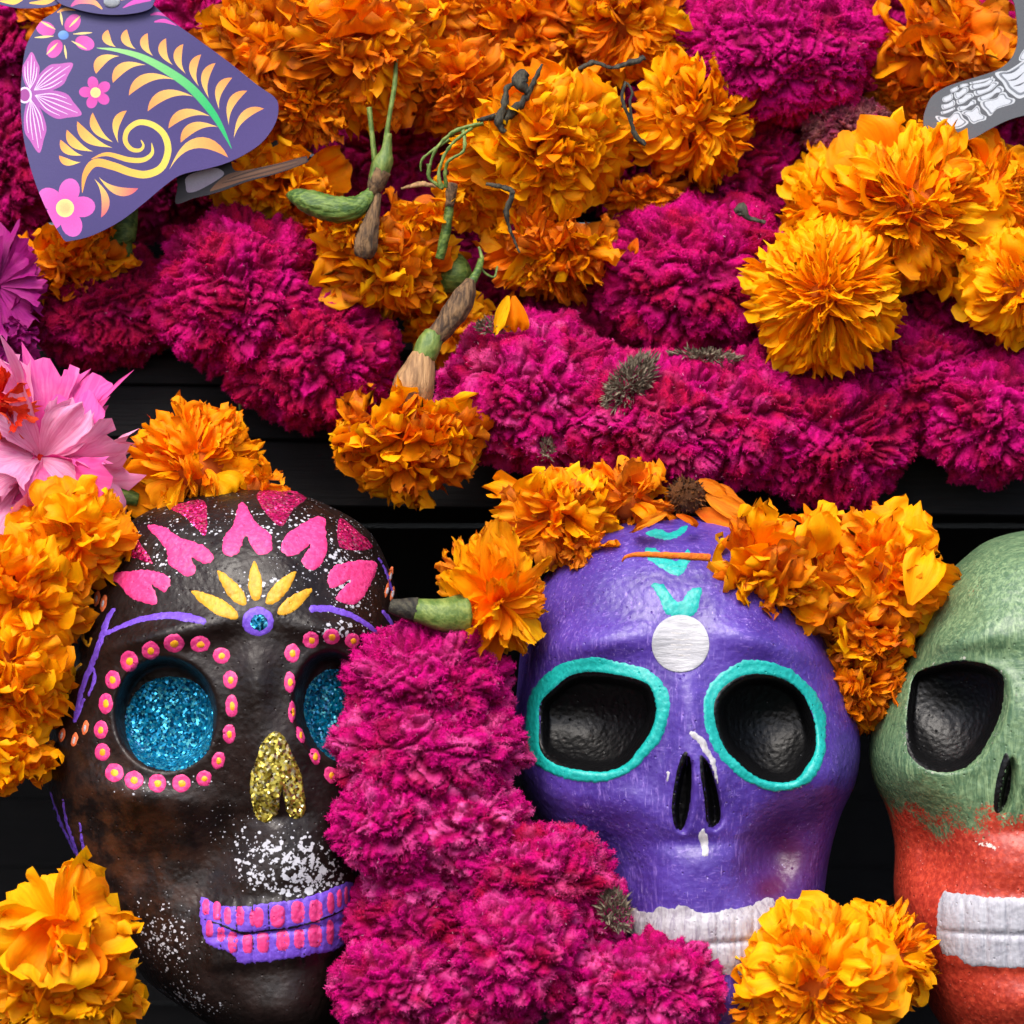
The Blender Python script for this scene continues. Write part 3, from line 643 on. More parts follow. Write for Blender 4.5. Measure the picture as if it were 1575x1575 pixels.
def sg_(a, b):
    sd = poly_sd(a, b, catmull(np.array(sockG), True, 10)); return np.clip(np.exp(-((sd+3)/7)**2)*.55+gau(a, b, 1520, 1300, 35, 8, 15)*.8+gau(a, b, 1450, 1480, 40, 10)*.4, 0, 1)
skG = Skull(1570, 1200, 20, keysG, 170, 2.25, bG, [(sockG, 92, 58, 3), (mir(sockG), 92, 58, 3), (slG, 30, 11, 1), (mir(slG), 30, 11, 1)], tg, sg_, teeth_extra(1573, 1378, 1486, 1448, 1700, 8, 10, .0), 9)
skG.build(M['green'], 'green skull with black eye sockets whose lower half is brushed orange red')
for q in (sockG, mir(sockG)): skG.decal('eye_socket', q, M['socket'], 2.0, 4, .6, edge=.4, ring=3)
for q in (slG, mir(slG)): skG.decal('nostril', q, M['socket'], 1.8, 2.4, .3, edge=.4, ring=1.6)
skG.decal('tooth_row', [(1448, 1376), (1470, 1374), (1500, 1377), (1520, 1380), (1575, 1381), (1640, 1380), (1690, 1374), (1696, 1410), (1690, 1428), (1575, 1433), (1500, 1432), (1446, 1429)], M['teethw'], 1.2, 3.6, 1.2, edge=.2)
skG.decal('tooth_row', [(1444, 1423), (1500, 1426), (1575, 1427), (1690, 1424), (1694, 1460), (1680, 1480), (1575, 1488), (1520, 1487), (1490, 1484), (1470, 1470), (1450, 1466)], M['teethw'], 1.1, 3.6, 1.4, edge=.2)

# ------------------------------------------------------------------ cockscomb flowers
def cap_grid(N, maxpol):
    a = np.linspace(-1, 1, N); X, Y = np.meshgrid(a, a); X, Y = X.ravel(), Y.ravel()
    r = np.maximum(np.abs(X), np.abs(Y)); n = np.hypot(X, Y)+1e-9
    ang = np.arctan2(Y, X); m = r*maxpol
    return np.stack([np.sin(m)*np.cos(ang), np.sin(m)*np.sin(ang), np.cos(m)], 1)   # +z = towards the viewer
def grid_faces(N, M_=None):
    M_ = M_ or N
    i = np.arange(N-1)[:, None]*M_; j = np.arange(M_-1)[None, :]
    return np.stack([i+j, i+j+1, i+M_+j+1, i+M_+j], -1).reshape(-1, 4)
def grid_normals(P, N):
    G = P.reshape(N, N, 3); du = np.gradient(G, axis=1); dv = np.gradient(G, axis=0)
    n = np.cross(du, dv).reshape(-1, 3); return n/(np.linalg.norm(n, axis=1)[:, None]+1e-12)

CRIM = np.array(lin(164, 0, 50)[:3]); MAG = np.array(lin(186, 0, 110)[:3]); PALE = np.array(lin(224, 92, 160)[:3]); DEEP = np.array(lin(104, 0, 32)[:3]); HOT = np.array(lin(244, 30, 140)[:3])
_cc = [0]
def cockscomb(px, py, d, rx, ry, rd, label, dull=0.0, pale=0.0, rot=0.0, tint=.5, wave=27., amp=14.5, res=None, fuzz=1.0, group='magenta cockscomb flower heads in the heap', dried=0.0, lobes=.14, crease=.17, hairs=None, name='cockscomb_flower'):
    _cc[0] += 1; sd = _cc[0]; rs = np.random.RandomState(sd*13+5)
    Rm = (rx+ry)/2; N = res or int(np.clip(Rm*1.25, 70, 170))
    dirs = cap_grid(N, 1.8)
    rad = np.array([rx, ry, rd]); c, s_ = math.cos(math.radians(rot)), math.sin(math.radians(rot))
    P = dirs*rad
    # big lobes
    q = dirs*2.1+sd*7.7
    L = pnoise(q); P = P*(1+lobes*L+lobes*.55*pnoise(dirs*4.3+sd*3.1))[:, None]
    cr_ = np.clip(np.abs(pnoise(P/(Rm*.7)+sd*1.9))*2.6, 0, 1)**.6; P = P*(1+crease*(cr_-.75))[:, None]; wave = wave*(.85+.4*rs.rand())
    nrm = dirs/rad; nrm /= np.linalg.norm(nrm, axis=1)[:, None]
    # folded crests: warped billow noise
    wv = np.stack([pnoise(P/38+k*9.1+sd) for k in range(3)], 1)*20
    b1 = np.abs(pnoise((P+wv)/wave+sd*2.3)); b1 = np.clip(b1*2.5, 0, 1); b1 = b1*(2-b1)
    b2 = np.abs(pnoise((P+wv*.6)/(wave*.5)+sd*5.9)); b2 = np.clip(b2*2.5, 0, 1); b2 = b2*(2-b2)
    b3 = np.clip(np.abs(pnoise(P/(wave*.24)+sd*1.3))*2.4, 0, 1); h = b1*.60+b2*.28*(.3+.7*b1)+b3*.12*(.3+.7*b1)
    P = P+nrm*((h-.6)*amp*1.75)[:, None]
    tang = np.stack([pnoise(P/9+k*5.+sd) for k in range(3)], 1)*1.0*h[:, None]
    P = P+tang
    n = grid_normals(P, N); sgn = np.sign((n*nrm).sum(1)); n = n*sgn[:, None]
    hue = np.clip(.5+1.1*pnoise(dirs*2.7+sd*11.)+.35*pnoise(P/16+3.)+(tint-.5)*1.6-(dirs[:, 1]*.0), 0, 1)[:, None]
    colr = CRIM*(1-hue)+MAG*hue
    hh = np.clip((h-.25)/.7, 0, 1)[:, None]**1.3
    colr = DEEP*(1-hh)*.6+colr*(.15+.85*hh)  # fold valleys go deeper crimson, with crevice shade painted into the colour
    pm = np.clip((pnoise(dirs*3.4+sd*4.4)-.18+pale*.5)*2.6, 0, 1)[:, None]*hh*min(1, pale*1.6)
    colr = colr*(1-pm)+PALE*pm
    if dried: 
        dm = np.clip(dried+.5*pnoise(P/20+8.), 0, 1)[:, None]; g_ = np.array(lin(78, 34, 40)[:3]); g2 = np.array(lin(130, 84, 78)[:3])
        k2 = np.clip(.5+pnoise(P/9)*1.2, 0, 1)[:, None]*hh; colr = colr*(1-dm)+(g_*(1-k2)+g2*k2)*dm
    colr = colr*(1-dull*.45)  # dull paints shade into the colour of heads lying further back
    # fuzz: small blades standing on the crests
    nb = int(Rm*Rm*1.6*fuzz)
    pr = (h.clip(0, 1)**1.6)*(dirs[:, 2] > -.35); pr = pr/pr.sum()
    ix = rs.choice(N*N, nb, p=pr)
    base = P[ix]+rs.normal(size=(nb, 3))*1.1
    dr = n[ix]*1.0+rs.normal(size=(nb, 3))*.55; dr /= np.linalg.norm(dr, axis=1)[:, None]
    ln = rs.uniform(2.4, 5.0, nb)*(1 if not dried else 1.3)
    sidev = np.cross(dr, rs.normal(size=(nb, 3))); sidev /= np.linalg.norm(sidev, axis=1)[:, None]
    wd = rs.uniform(.45, .95, nb)[:, None]
    b0 = base-sidev*wd-dr*1.5; b1_ = base+sidev*wd-dr*1.5; tp_ = base+dr*ln[:, None]
    V = np.concatenate([P, b0, b1_, tp_])
    cb = colr[ix]; jit = rs.uniform(.75, 1.25, (nb, 1)); tipc = np.clip(cb*.8+HOT*.30*(1-dull*.5), 0, 1)*jit
    if dried: tipc = np.clip(cb*1.5+.03, 0, 1)
    if pale: 
        ps = (rs.rand(nb) < .10*pale)[:, None]; tipc = np.where(ps, PALE, tipc)
    sp = (rs.rand(nb) < .006)[:, None]; tipc = np.where(sp, np.array(lin(240, 190, 215)[:3]), tipc)
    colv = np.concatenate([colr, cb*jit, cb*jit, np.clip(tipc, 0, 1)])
    F4 = grid_faces(N); k = N*N; ar = np.arange(nb)
    F3 = np.stack([k+ar, k+nb+ar, k+2*nb+ar], 1)
    # design axes (x right, y up, z to viewer) with roll
    X = V[:, 0]*c-V[:, 1]*s_; Y = V[:, 0]*s_+V[:, 1]*c
    W = np.stack([X, -V[:, 2], Y], 1)*S
    root = empty(name, place(px, py, d), label, 'cockscomb flower', group)
    mats = [M['velvet']]
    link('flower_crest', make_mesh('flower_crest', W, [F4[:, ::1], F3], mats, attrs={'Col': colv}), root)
    # fleshy base behind
    bk = link('flower_base', BASE, root, (0, rd*.35*S, 0)); bk.scale = (rx*.8*S, rd*.75*S, ry*.8*S)
    return root

def uvsphere(nu=20, nv=12, mat=None, bumpy=.06, name='core'):
    th = np.linspace(0, np.pi, nv)[:, None]; ph = np.linspace(0, 2*np.pi, nu, endpoint=False)[None, :]
    P = np.stack([np.sin(th)*np.cos(ph), np.sin(th)*np.sin(ph), np.cos(th)+0*ph], -1).reshape(-1, 3)
    P = P*(1+bumpy*pnoise(P*3))[:, None]
    i = np.arange(nv-1)[:, None]*nu; j = np.arange(nu)[None, :]; j2 = (j+1) % nu
    F = np.stack([i+j, i+nu+j, i+nu+j2, i+j2], -1).reshape(-1, 4)
    return make_mesh(name, P, [F], mat)
BASE = uvsphere(mat=mat_plain('dark crimson flower flesh', lin(84, 0, 30), lin(120, 2, 50), 12), name='flower_base')

# ------------------------------------------------------------------ marigolds
def petal_mesh(kind, seed, mat):
    """unit petal: claw at origin, grows along +Y, upper face +Z, u across X."""
    rs = np.random.RandomState(seed); nu, nv = 13, 9
    u = np.linspace(-1, 1, nu)[None, :].repeat(nv, 0); v = np.linspace(0, 1, nv)[:, None].repeat(nu, 1)**.85
    rnd = np.sqrt(np.clip(1-np.clip((v-.74)/.27, 0, 1)**2*.72, .02, 1))
    if kind == 'fan': wmax = rs.uniform(.24, .33); w_ = (.05+wmax*np.clip(v*1.25, 0, 1)**1.1)*rnd
    elif kind == 'wide': wmax = rs.uniform(.36, .48); w_ = (.06+wmax*np.sin(np.clip(v*1.9, 0, np.pi*.5)))*rnd
    elif kind == 'pointed': wmax = rs.uniform(.15, .21); w_ = .045+wmax*np.sin(np.clip(v, 0, 1)**.8*np.pi*.86)
    elif kind == 'curl': wmax = rs.uniform(.22, .32); w_ = (.05+wmax*v**.7)*rnd
    elif kind == 'fringed': wmax = rs.uniform(.36, .46); w_ = .04+wmax*v**1.1
    x = u*w_
    ph = rs.uniform(0, 6, 6)
    notch = {'fan': .045, 'wide': .05, 'pointed': 0.02, 'curl': .06, 'fringed': .06}[kind]
    y = v*(1-(.07 if kind != 'pointed' else .10)*np.abs(u)**3*v)
    y += notch*v**5*(np.sin(u*rs.uniform(5, 8)+ph[0])+.5*np.sin(u*13+ph[4])+.45*np.sin(u*19+ph[5]))+(.02*rs.normal(size=nu))[None, :]*v**4*(3 if kind == 'fringed' else 1)
    ruf = {'fan': .11, 'wide': .09, 'pointed': .025, 'curl': .12, 'fringed': .04}[kind]
    z = ruf*v**2.2*np.sin(u*rs.uniform(4, 7)+ph[1])+.5*ruf*v**3*np.sin(u*11+ph[2])
    z += (.10+rs.uniform(-.03, .05))*u**2*w_*2.2*(1 if kind != 'curl' else 2.2)      # channelled
    z += .02*np.sin(v*14+u*3+ph[3])*v+.015*rs.normal(size=z.shape)*v*(2.2 if kind == 'curl' else 1)
    x += .03*rs.normal(size=x.shape)*v*(1.4 if kind == 'curl' else .5)
    # curl back along the length
    k = {'fan': rs.uniform(.9, 2.1), 'wide': rs.uniform(.6, 1.9), 'pointed': rs.uniform(-.1, .5), 'curl': rs.uniform(.2, 1.9), 'fringed': rs.uniform(.1, .6)}[kind]
    a = -k*(v**2.6 if kind in ('fan', 'wide') else v**1.6); yy = np.zeros_like(y); zz = np.zeros_like(z)
    dy = np.diff(np.concatenate([np.zeros((1, nu)), y]), axis=0)
    yy = np.cumsum(dy*np.cos(a), 0); zz = np.cumsum(dy*np.sin(a), 0)
    yy, zz = yy-z*np.sin(a), zz+z*np.cos(a)
    tw = rs.uniform(-.5, .5)*(2.6 if kind == 'curl' else .6)*v
    xx = x*np.cos(tw)-0; zz = zz+x*np.sin(tw)
    P = np.stack([xx, yy, zz], -1).reshape(-1, 3)
    uv = np.stack([(u+1)/2, v], -1).reshape(-1, 2)
    return make_mesh('petal', P, [grid_faces(nv, nu)], M[mat], uv=uv)
PET = {}
def petals(kind, mat):
    if (kind, mat) not in PET: PET[(kind, mat)] = [petal_mesh(kind, sum(map(ord, kind+mat))+i*31, mat) for i in range(10)]
    return PET[(kind, mat)]
CORE = uvsphere(mat=M['core'], name='flower_heart')
_mc = [0]
GM = 'marigold flower heads in the heap'
def marigold(px, py, d, R, label, axis=(0, -1, 0), n=90, kind='fan', mat='orange', polmax=1.75, sq=(1, 1, 1), mess=.12, inner=.3, mats=None, wid=1.0, name='marigold', cat='marigold', group=GM, heart=.42, heartm=None, pmin=.06, lenv=.12, kinds=None, power=.62, flat=False):
    """axis is the way the flower faces (world); petals radiate from the heart."""
    _mc[0] += 1; rs = np.random.RandomState(_mc[0]*101+9); sd = _mc[0]*3.7; R = R*1.15
    root = empty(name, place(px, py, d), label, cat, group)
    axis = Vector(axis)
    if mess >= .25 and not flat: axis.z -= .75
    az = axis.normalized(); q = az.to_track_quat('Z', 'Y')
    root.rotation_mode = 'QUATERNION'; root.rotation_quaternion = q
    sc = Vector(sq)
    hr = link('flower_heart', CORE, root); hr.scale = Vector((1, 1, 1))*(R*(heart if flat else .36+.08*(az.z > -.3))*S)
    if heartm: hr.material_slots[0].link = 'OBJECT'; hr.material_slots[0].material = M[heartm]
    n = int(n*1.15) if not flat else n
    ga = 2.399963; hang = min(1, max(0, (-az.z-.25)/.4))
    iw = az.orthogonal()
    inv = q.inverted()
    for i in range(n):
        t = (i+.5)/n; pol = pmin+(polmax-pmin)*t**power; phi = i*ga+rs.uniform(-.25, .25)
        pol += rs.normal()*mess*.6
        r = Vector((math.sin(pol)*math.cos(phi), math.sin(pol)*math.sin(phi), math.cos(pol)))
        # facing up along the axis
        up = Vector((0, 0, 1)) if pol > .2 else Vector((math.cos(phi+1), math.sin(phi+1), .3))
        q_open = pol+.5*max(0, 1-max(0, pol-.9)/1.0)*min(1, pol/.7); q_hang = pol*.55
        if flat: q_open = pol+.3; hang = 0
        qq = q_open*(1-hang)+q_hang*hang
        y0 = Vector((math.sin(qq)*math.cos(phi), math.sin(qq)*math.sin(phi), math.cos(qq)))
        y_ = (y0+Vector(rs.normal(size=3))*(mess*1.15+(0 if flat else .12))).normalized(); x_ = y_.cross(up).normalized(); z_ = x_.cross(y_).normalized()
        ang = rs.normal()*(.3+mess*1.4)
        rot = Matrix.Rotation(ang, 3, y_)
        x_ = rot @ x_; z_ = rot @ z_
        ln = R*((1.12-heart) if flat else (.66*(1-hang)+.72*hang))*(1-lenv+lenv*2*rs.rand()*.9)*((.80+.22*t) if hang or flat else (.74+.30*t))
        # anisotropic squash in world axes of the head
        yw = q @ y_; f = math.sqrt((yw.x*sc.x)**2+(yw.y*sc.y)**2+(yw.z*sc.z)**2); ln *= f
        ww = ln*wid*(.62 if t < inner else 1)*rs.uniform(.95, 1.35)
        kd = kind if not kinds else kinds[rs.randint(len(kinds))]
        mt = mat if not mats else mats[rs.randint(len(mats))]
        ln *= 1+(.10 if mess < .13 else .30)*float(pnoise(np.array([[yw.x*1.6+sd, yw.y*1.6, yw.z*1.6]]))[0])
        if t < inner*.8 and hang < .3 and n > 60 and not flat: kd = 'curl'; ln *= .9; ww *= .75
        pool = petals(kd, mt)
        o = link('petal', pool[rs.randint(len(pool))], root)
        Mx = Matrix((x_*ww*S, y_*ln*S, z_*ln*S)).transposed().to_4x4()
        o.matrix_local = Matrix.Translation(r*(heart*.8*R*S if flat else R*S*(.38*(1-hang)+.34*hang)*(1+.25*float(pnoise(np.array([[yw.x*1.3+sd, yw.y*1.3+4, yw.z*1.3]]))[0])))) @ Mx
    return root

def tube(name, path, radii, mat, parent, seg=10, ribs=0, ribamp=.1, jit=0.0, step=5):
    """path of (photo x, photo y, depth) relative to the world; built in the parent's frame."""
    P = catmull([tuple(p)+((radii if np.isscalar(radii) else radii[i]),) for i, p in enumerate(path)], False, step)
    W = np.array([place(a, b, c) for a, b, c, _ in P]); R = P[:, 3]*S
    T = np.gradient(W, axis=0); T /= np.linalg.norm(T, axis=1)[:, None]+1e-12
    up = np.array([0.3, 1, 0.1]); U = np.cross(T, up); U /= np.linalg.norm(U, axis=1)[:, None]+1e-12; B_ = np.cross(T, U)
    a = np.arange(seg)/seg*2*np.pi
    rr = 1+(ribamp*np.cos(a*ribs) if ribs else 0*a)
    rad = R[:, None]*rr[None, :]
    if jit: rad = rad*(1+jit*pnoise(np.stack([np.repeat(np.arange(len(P))*.35, seg), np.tile(a*1.5, len(P)), np.full(len(P)*seg, P[0, 0])], 1)).reshape(len(P), seg))
    V = W[:, None, :]+rad[:, :, None]*(np.cos(a)[None, :, None]*U[:, None, :]+np.sin(a)[None, :, None]*B_[:, None, :])
    V = V.reshape(-1, 3); n = len(P)
    i = np.arange(n-1)[:, None]*seg; j = np.arange(seg)[None, :]; j2 = (j+1) % seg
    F = np.stack([i+j, i+j2, i+seg+j2, i+seg+j], -1).reshape(-1, 4)
    caps = [np.arange(seg)[None, ::-1], (np.arange(seg)+(n-1)*seg)[None, :]]
    if parent is not None:
        pm = parent.matrix_basis.inverted() if parent.parent is None else parent.matrix_basis.inverted()
        loc = Vector(parent.location); ql = parent.rotation_quaternion.inverted() if parent.rotation_mode == 'QUATERNION' else None
        Vn = V-np.array(loc)
        if ql is not None: Rm = np.array(ql.to_matrix()); Vn = Vn @ Rm.T
        V = Vn
        return link(name, make_mesh(name, V, [F]+caps, M[mat]), parent)
    o = np.array(W[0]); return link(name, make_mesh(name, V-o, [F]+caps, M[mat]), None, o)

# ---- cockscomb heads: upper heap (photo x, photo y, depth)
C = cockscomb
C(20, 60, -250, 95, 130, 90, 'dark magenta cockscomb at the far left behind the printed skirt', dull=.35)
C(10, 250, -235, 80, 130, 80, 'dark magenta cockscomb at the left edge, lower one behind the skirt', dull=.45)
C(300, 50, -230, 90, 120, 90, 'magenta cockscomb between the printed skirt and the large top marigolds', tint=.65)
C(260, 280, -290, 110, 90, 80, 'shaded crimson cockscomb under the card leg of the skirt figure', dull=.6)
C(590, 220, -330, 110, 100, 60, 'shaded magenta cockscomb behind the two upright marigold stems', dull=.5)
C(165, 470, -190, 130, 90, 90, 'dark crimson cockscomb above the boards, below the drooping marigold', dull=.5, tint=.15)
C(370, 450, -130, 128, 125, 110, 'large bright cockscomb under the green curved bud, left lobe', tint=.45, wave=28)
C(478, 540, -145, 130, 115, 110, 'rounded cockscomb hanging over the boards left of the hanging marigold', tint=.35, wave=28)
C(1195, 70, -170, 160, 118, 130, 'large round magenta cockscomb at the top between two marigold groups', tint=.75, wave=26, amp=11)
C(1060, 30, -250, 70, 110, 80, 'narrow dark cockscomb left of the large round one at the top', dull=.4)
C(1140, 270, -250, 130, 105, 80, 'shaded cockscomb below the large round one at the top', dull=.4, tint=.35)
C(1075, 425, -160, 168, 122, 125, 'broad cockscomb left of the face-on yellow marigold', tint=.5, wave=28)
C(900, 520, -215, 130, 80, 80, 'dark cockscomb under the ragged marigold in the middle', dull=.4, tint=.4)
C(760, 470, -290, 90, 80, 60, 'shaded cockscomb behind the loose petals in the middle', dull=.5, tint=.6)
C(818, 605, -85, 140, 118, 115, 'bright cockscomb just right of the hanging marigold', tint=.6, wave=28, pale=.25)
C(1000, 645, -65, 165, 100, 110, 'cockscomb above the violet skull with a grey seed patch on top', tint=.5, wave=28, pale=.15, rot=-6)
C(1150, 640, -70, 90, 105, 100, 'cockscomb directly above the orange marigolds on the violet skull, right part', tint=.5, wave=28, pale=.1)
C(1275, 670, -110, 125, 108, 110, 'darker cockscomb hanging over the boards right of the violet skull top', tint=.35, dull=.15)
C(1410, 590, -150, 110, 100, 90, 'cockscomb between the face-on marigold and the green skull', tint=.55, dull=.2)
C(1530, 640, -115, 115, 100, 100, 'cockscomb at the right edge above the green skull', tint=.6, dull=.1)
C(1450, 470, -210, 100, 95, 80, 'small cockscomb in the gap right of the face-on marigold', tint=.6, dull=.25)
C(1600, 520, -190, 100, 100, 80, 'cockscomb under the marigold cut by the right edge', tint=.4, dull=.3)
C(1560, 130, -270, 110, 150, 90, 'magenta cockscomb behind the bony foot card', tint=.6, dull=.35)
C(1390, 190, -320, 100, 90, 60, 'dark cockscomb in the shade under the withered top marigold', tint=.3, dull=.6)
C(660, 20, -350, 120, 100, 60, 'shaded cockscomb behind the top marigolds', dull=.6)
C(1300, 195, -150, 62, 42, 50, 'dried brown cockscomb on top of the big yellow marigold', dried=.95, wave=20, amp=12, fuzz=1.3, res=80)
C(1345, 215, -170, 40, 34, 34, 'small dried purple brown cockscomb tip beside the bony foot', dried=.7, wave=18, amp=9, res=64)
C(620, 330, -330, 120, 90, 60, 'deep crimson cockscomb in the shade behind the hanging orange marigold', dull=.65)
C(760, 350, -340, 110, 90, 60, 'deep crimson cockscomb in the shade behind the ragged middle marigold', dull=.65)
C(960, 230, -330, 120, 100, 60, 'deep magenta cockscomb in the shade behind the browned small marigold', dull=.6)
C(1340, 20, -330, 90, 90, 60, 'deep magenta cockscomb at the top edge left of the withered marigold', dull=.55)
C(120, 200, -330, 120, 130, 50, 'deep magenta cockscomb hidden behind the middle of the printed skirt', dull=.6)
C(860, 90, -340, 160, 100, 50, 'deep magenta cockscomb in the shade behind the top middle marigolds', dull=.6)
# ---- cockscombs between the two front skulls
G2 = 'magenta cockscomb flower heads between the brown and violet skulls'
def C2(*a, **k):
    k.setdefault('crease', .22)
    k.setdefault('wave', 23); k.setdefault('amp', 10.5); k.setdefault('fuzz', 1.3); k['tint'] = k.get('tint', .5)+.15; k['pale'] = k.get('pale', .3)*.6; k.setdefault('wave', 22); return C(*a, group=G2, **k)
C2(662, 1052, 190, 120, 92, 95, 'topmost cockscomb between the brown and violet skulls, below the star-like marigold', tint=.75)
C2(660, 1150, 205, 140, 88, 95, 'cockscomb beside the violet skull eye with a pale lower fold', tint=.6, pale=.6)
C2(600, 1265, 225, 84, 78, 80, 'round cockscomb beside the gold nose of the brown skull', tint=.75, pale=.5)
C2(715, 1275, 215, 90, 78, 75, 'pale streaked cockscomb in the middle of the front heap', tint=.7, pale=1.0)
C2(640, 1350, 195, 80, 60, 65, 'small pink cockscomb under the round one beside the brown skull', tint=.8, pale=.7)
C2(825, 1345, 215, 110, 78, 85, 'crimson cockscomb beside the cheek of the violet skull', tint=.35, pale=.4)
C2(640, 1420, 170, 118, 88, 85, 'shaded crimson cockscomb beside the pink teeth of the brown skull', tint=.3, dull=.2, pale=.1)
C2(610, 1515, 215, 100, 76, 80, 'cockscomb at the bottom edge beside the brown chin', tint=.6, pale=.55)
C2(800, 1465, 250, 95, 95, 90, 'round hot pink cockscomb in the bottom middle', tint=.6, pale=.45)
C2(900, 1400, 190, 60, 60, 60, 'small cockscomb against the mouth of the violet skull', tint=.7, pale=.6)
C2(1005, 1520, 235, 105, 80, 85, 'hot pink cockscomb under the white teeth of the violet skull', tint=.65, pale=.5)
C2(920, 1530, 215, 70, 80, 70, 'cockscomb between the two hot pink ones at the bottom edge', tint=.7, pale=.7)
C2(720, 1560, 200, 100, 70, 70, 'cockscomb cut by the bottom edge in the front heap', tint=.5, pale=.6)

# ---- marigolds
m = marigold
F_, DN = (0, -1, 0), (0, -.55, -1)
# top left big group
m(430, 65, -120, 108, 'large orange marigold at the top right of the printed skirt', (-.3, -.9, -.5), 110, mats=['orange', 'orange', 'wilted'], kinds=['fan', 'wide', 'curl'], mess=.2)
m(560, 62, -100, 118, 'large drooping orange marigold over the tip of the tall green stem', (.1, -.9, -.6), 120, mats=['orange', 'fresh', 'orange', 'wilted'], kinds=['fan', 'wide', 'curl'], mess=.2)
m(475, 140, -110, 78, 'orange marigold lobe hanging below the large top left marigolds', (0, -.7, -1), 70, mats=['orange', 'wilted'], kinds=['fan', 'curl'], mess=.2, polmax=1.3)
m(655, 20, -150, 90, 'orange marigold at the top edge between two drooping ones', (0, -1, .2), 70, mats=['orange', 'wilted'], kinds=['fan', 'curl'], mess=.25)
m(715, 125, -150, 92, 'crumpled orange marigold behind the dark twigs', (-.2, -1, -.4), 80, mats=['orange', 'wilted', 'wilted'], kinds=['curl', 'fan'], mess=.3)
m(790, 40, -180, 95, 'crumpled marigold at the top edge above the dark twigs', (0, -1, -.1), 80, mats=['orange', 'wilted'], kinds=['curl', 'fan'], mess=.35)
m(960, 25, -150, 92, 'orange marigold at the top edge left of the large round cockscomb', (.1, -.9, -.6), 90, mats=['orange', 'fresh', 'wilted'], kinds=['fan', 'curl'], mess=.2)
m(880, 60, -210, 85, 'flattened marigold behind the withered stem at the top', (0, -1, 0), 60, mats=['orange', 'wilted'], kinds=['curl'], mess=.4)
M5 = m(835, 215, -95, 118, 'bright drooping orange marigold in the upper middle, layered petals', (.35, -.8, -.75), 140, mats=['fresh', 'orange', 'fresh'], kinds=['fan', 'wide'], mess=.14, sq=(1.08, 1, 1))
m(730, 285, -140, 66, 'orange petals hanging from the bright drooping marigold on its left', (-.4, -.8, -1), 40, mats=['fresh', 'orange'], kinds=['wide', 'pointed'], mess=.2, polmax=1.2)
m(1065, 180, -135, 98, 'golden marigold right of the bright drooping one with rolled petals', (.5, -.9, -.5), 100, mats=['fresh', 'orange'], kinds=['curl', 'fan'], mess=.2)
m(990, 290, -165, 62, 'small browned marigold below the golden rolled-petal one', (.1, -.8, -.7), 50, mats=['wilted', 'orange'], kinds=['curl', 'fan'], mess=.35)
m(855, 375, -110, 92, 'ragged withered marigold in the middle with a black tendril', (0, -.8, -.8), 110, mats=['wilted', 'orange', 'wilted', 'fresh'], kinds=['curl', 'curl', 'pointed'], mess=.4, sq=(1.08, 1, .95))
m(430, 265, -160, 92, 'yellow orange marigold under the corner of the printed skirt', (-.3, -.9, -.4), 60, mats=['fresh', 'orange'], kinds=['wide', 'fan'], mess=.3, sq=(1.15, 1, .75))
M9 = m(600, 385, -125, 100, 'orange marigold hanging under the grey dried calyx', (.05, -.75, -1), 110, mats=['orange', 'wilted', 'fresh'], kinds=['fan', 'curl', 'wide'], mess=.25, sq=(1, 1, 1.15))
m(500, 350, -165, 62, 'withered marigold left of the grey dried calyx', (-.5, -.9, -.3), 45, mats=['orange', 'wilted'], kinds=['curl', 'wide'], mess=.35)
m(690, 490, -200, 66, 'orange marigold partly hidden behind the dark calyx', (0, -1, -.3), 45, mats=['orange', 'fresh'], kinds=['wide', 'fan'], mess=.3, sq=(1, 1, 1.2))
M11 = m(626, 664, -15, 112, 'marigold hanging alone over the black boards from a pale husk', (0, -.35, -1), 120, mats=['orange', 'wilted', 'fresh'], kinds=['fan', 'wide', 'curl'], mess=.12, polmax=2.1, sq=(1.0, .9, .95), inner=.15)
M12 = m(118, 380, -140, 82, 'dark orange marigold drooping below the tip of the skirt', (.1, -.7, -1), 70, mats=['wilted', 'orange', 'orange'], kinds=['curl', 'wide'], mess=.3, polmax=1.4, sq=(1.05, 1, 1.05))
m(90, 20, -200, 70, 'orange marigold behind the top of the printed skirt', (0, -1, 0), 50, mats=['orange', 'wilted'], kinds=['fan', 'curl'], mess=.3)
# right group
m(1455, 70, -170, 116, 'withered brown orange marigold at the top right', (-.1, -.9, -.6), 100, mats=['wilted', 'wilted', 'orange'], kinds=['curl', 'wide', 'curl'], mess=.38)
m(1400, 130, -200, 62, 'withered petals hanging below the top right marigold', (-.4, -.8, -1), 36, mats=['wilted'], kinds=['wide', 'curl'], mess=.3, polmax=1.1)
m(1400, 320, -55, 122, 'largest yellow orange marigold, behind the face-on one', (.0, -1, -.15), 230, mats=['fresh', 'fresh', 'orange'], kinds=['fan', 'wide'], mess=.14, sq=(1.05, 1, 1), inner=.35, wid=.85)
m(1290, 330, -110, 98, 'yellow marigold leaning left of the largest one', (-.6, -.8, -.1), 130, mats=['fresh'], kinds=['fan', 'wide'], mess=.14)
m(1500, 300, -90, 95, 'yellow marigold right of the largest one, under the bony foot', (.6, -.8, -.1), 130, mats=['fresh', 'orange'], kinds=['wide', 'fan'], mess=.18)
m(1270, 455, 0, 108, 'round yellow marigold facing straight out', (-.05, -1, -.05), 250, mats=['fresh'], kinds=['fan'], mess=.08, inner=.35, wid=.82, polmax=1.65)
m(1565, 440, -30, 84, 'yellow marigold cut by the right edge', (.2, -1, -.2), 150, mats=['fresh'], kinds=['fan', 'wide'], mess=.12)
m(545, 345, -40, 50, 'small orange petal cluster between the green bud and the grey dried calyx', (0, -.8, -1), 30, mats=['orange', 'fresh'], kinds=['wide', 'curl'], mess=.3)
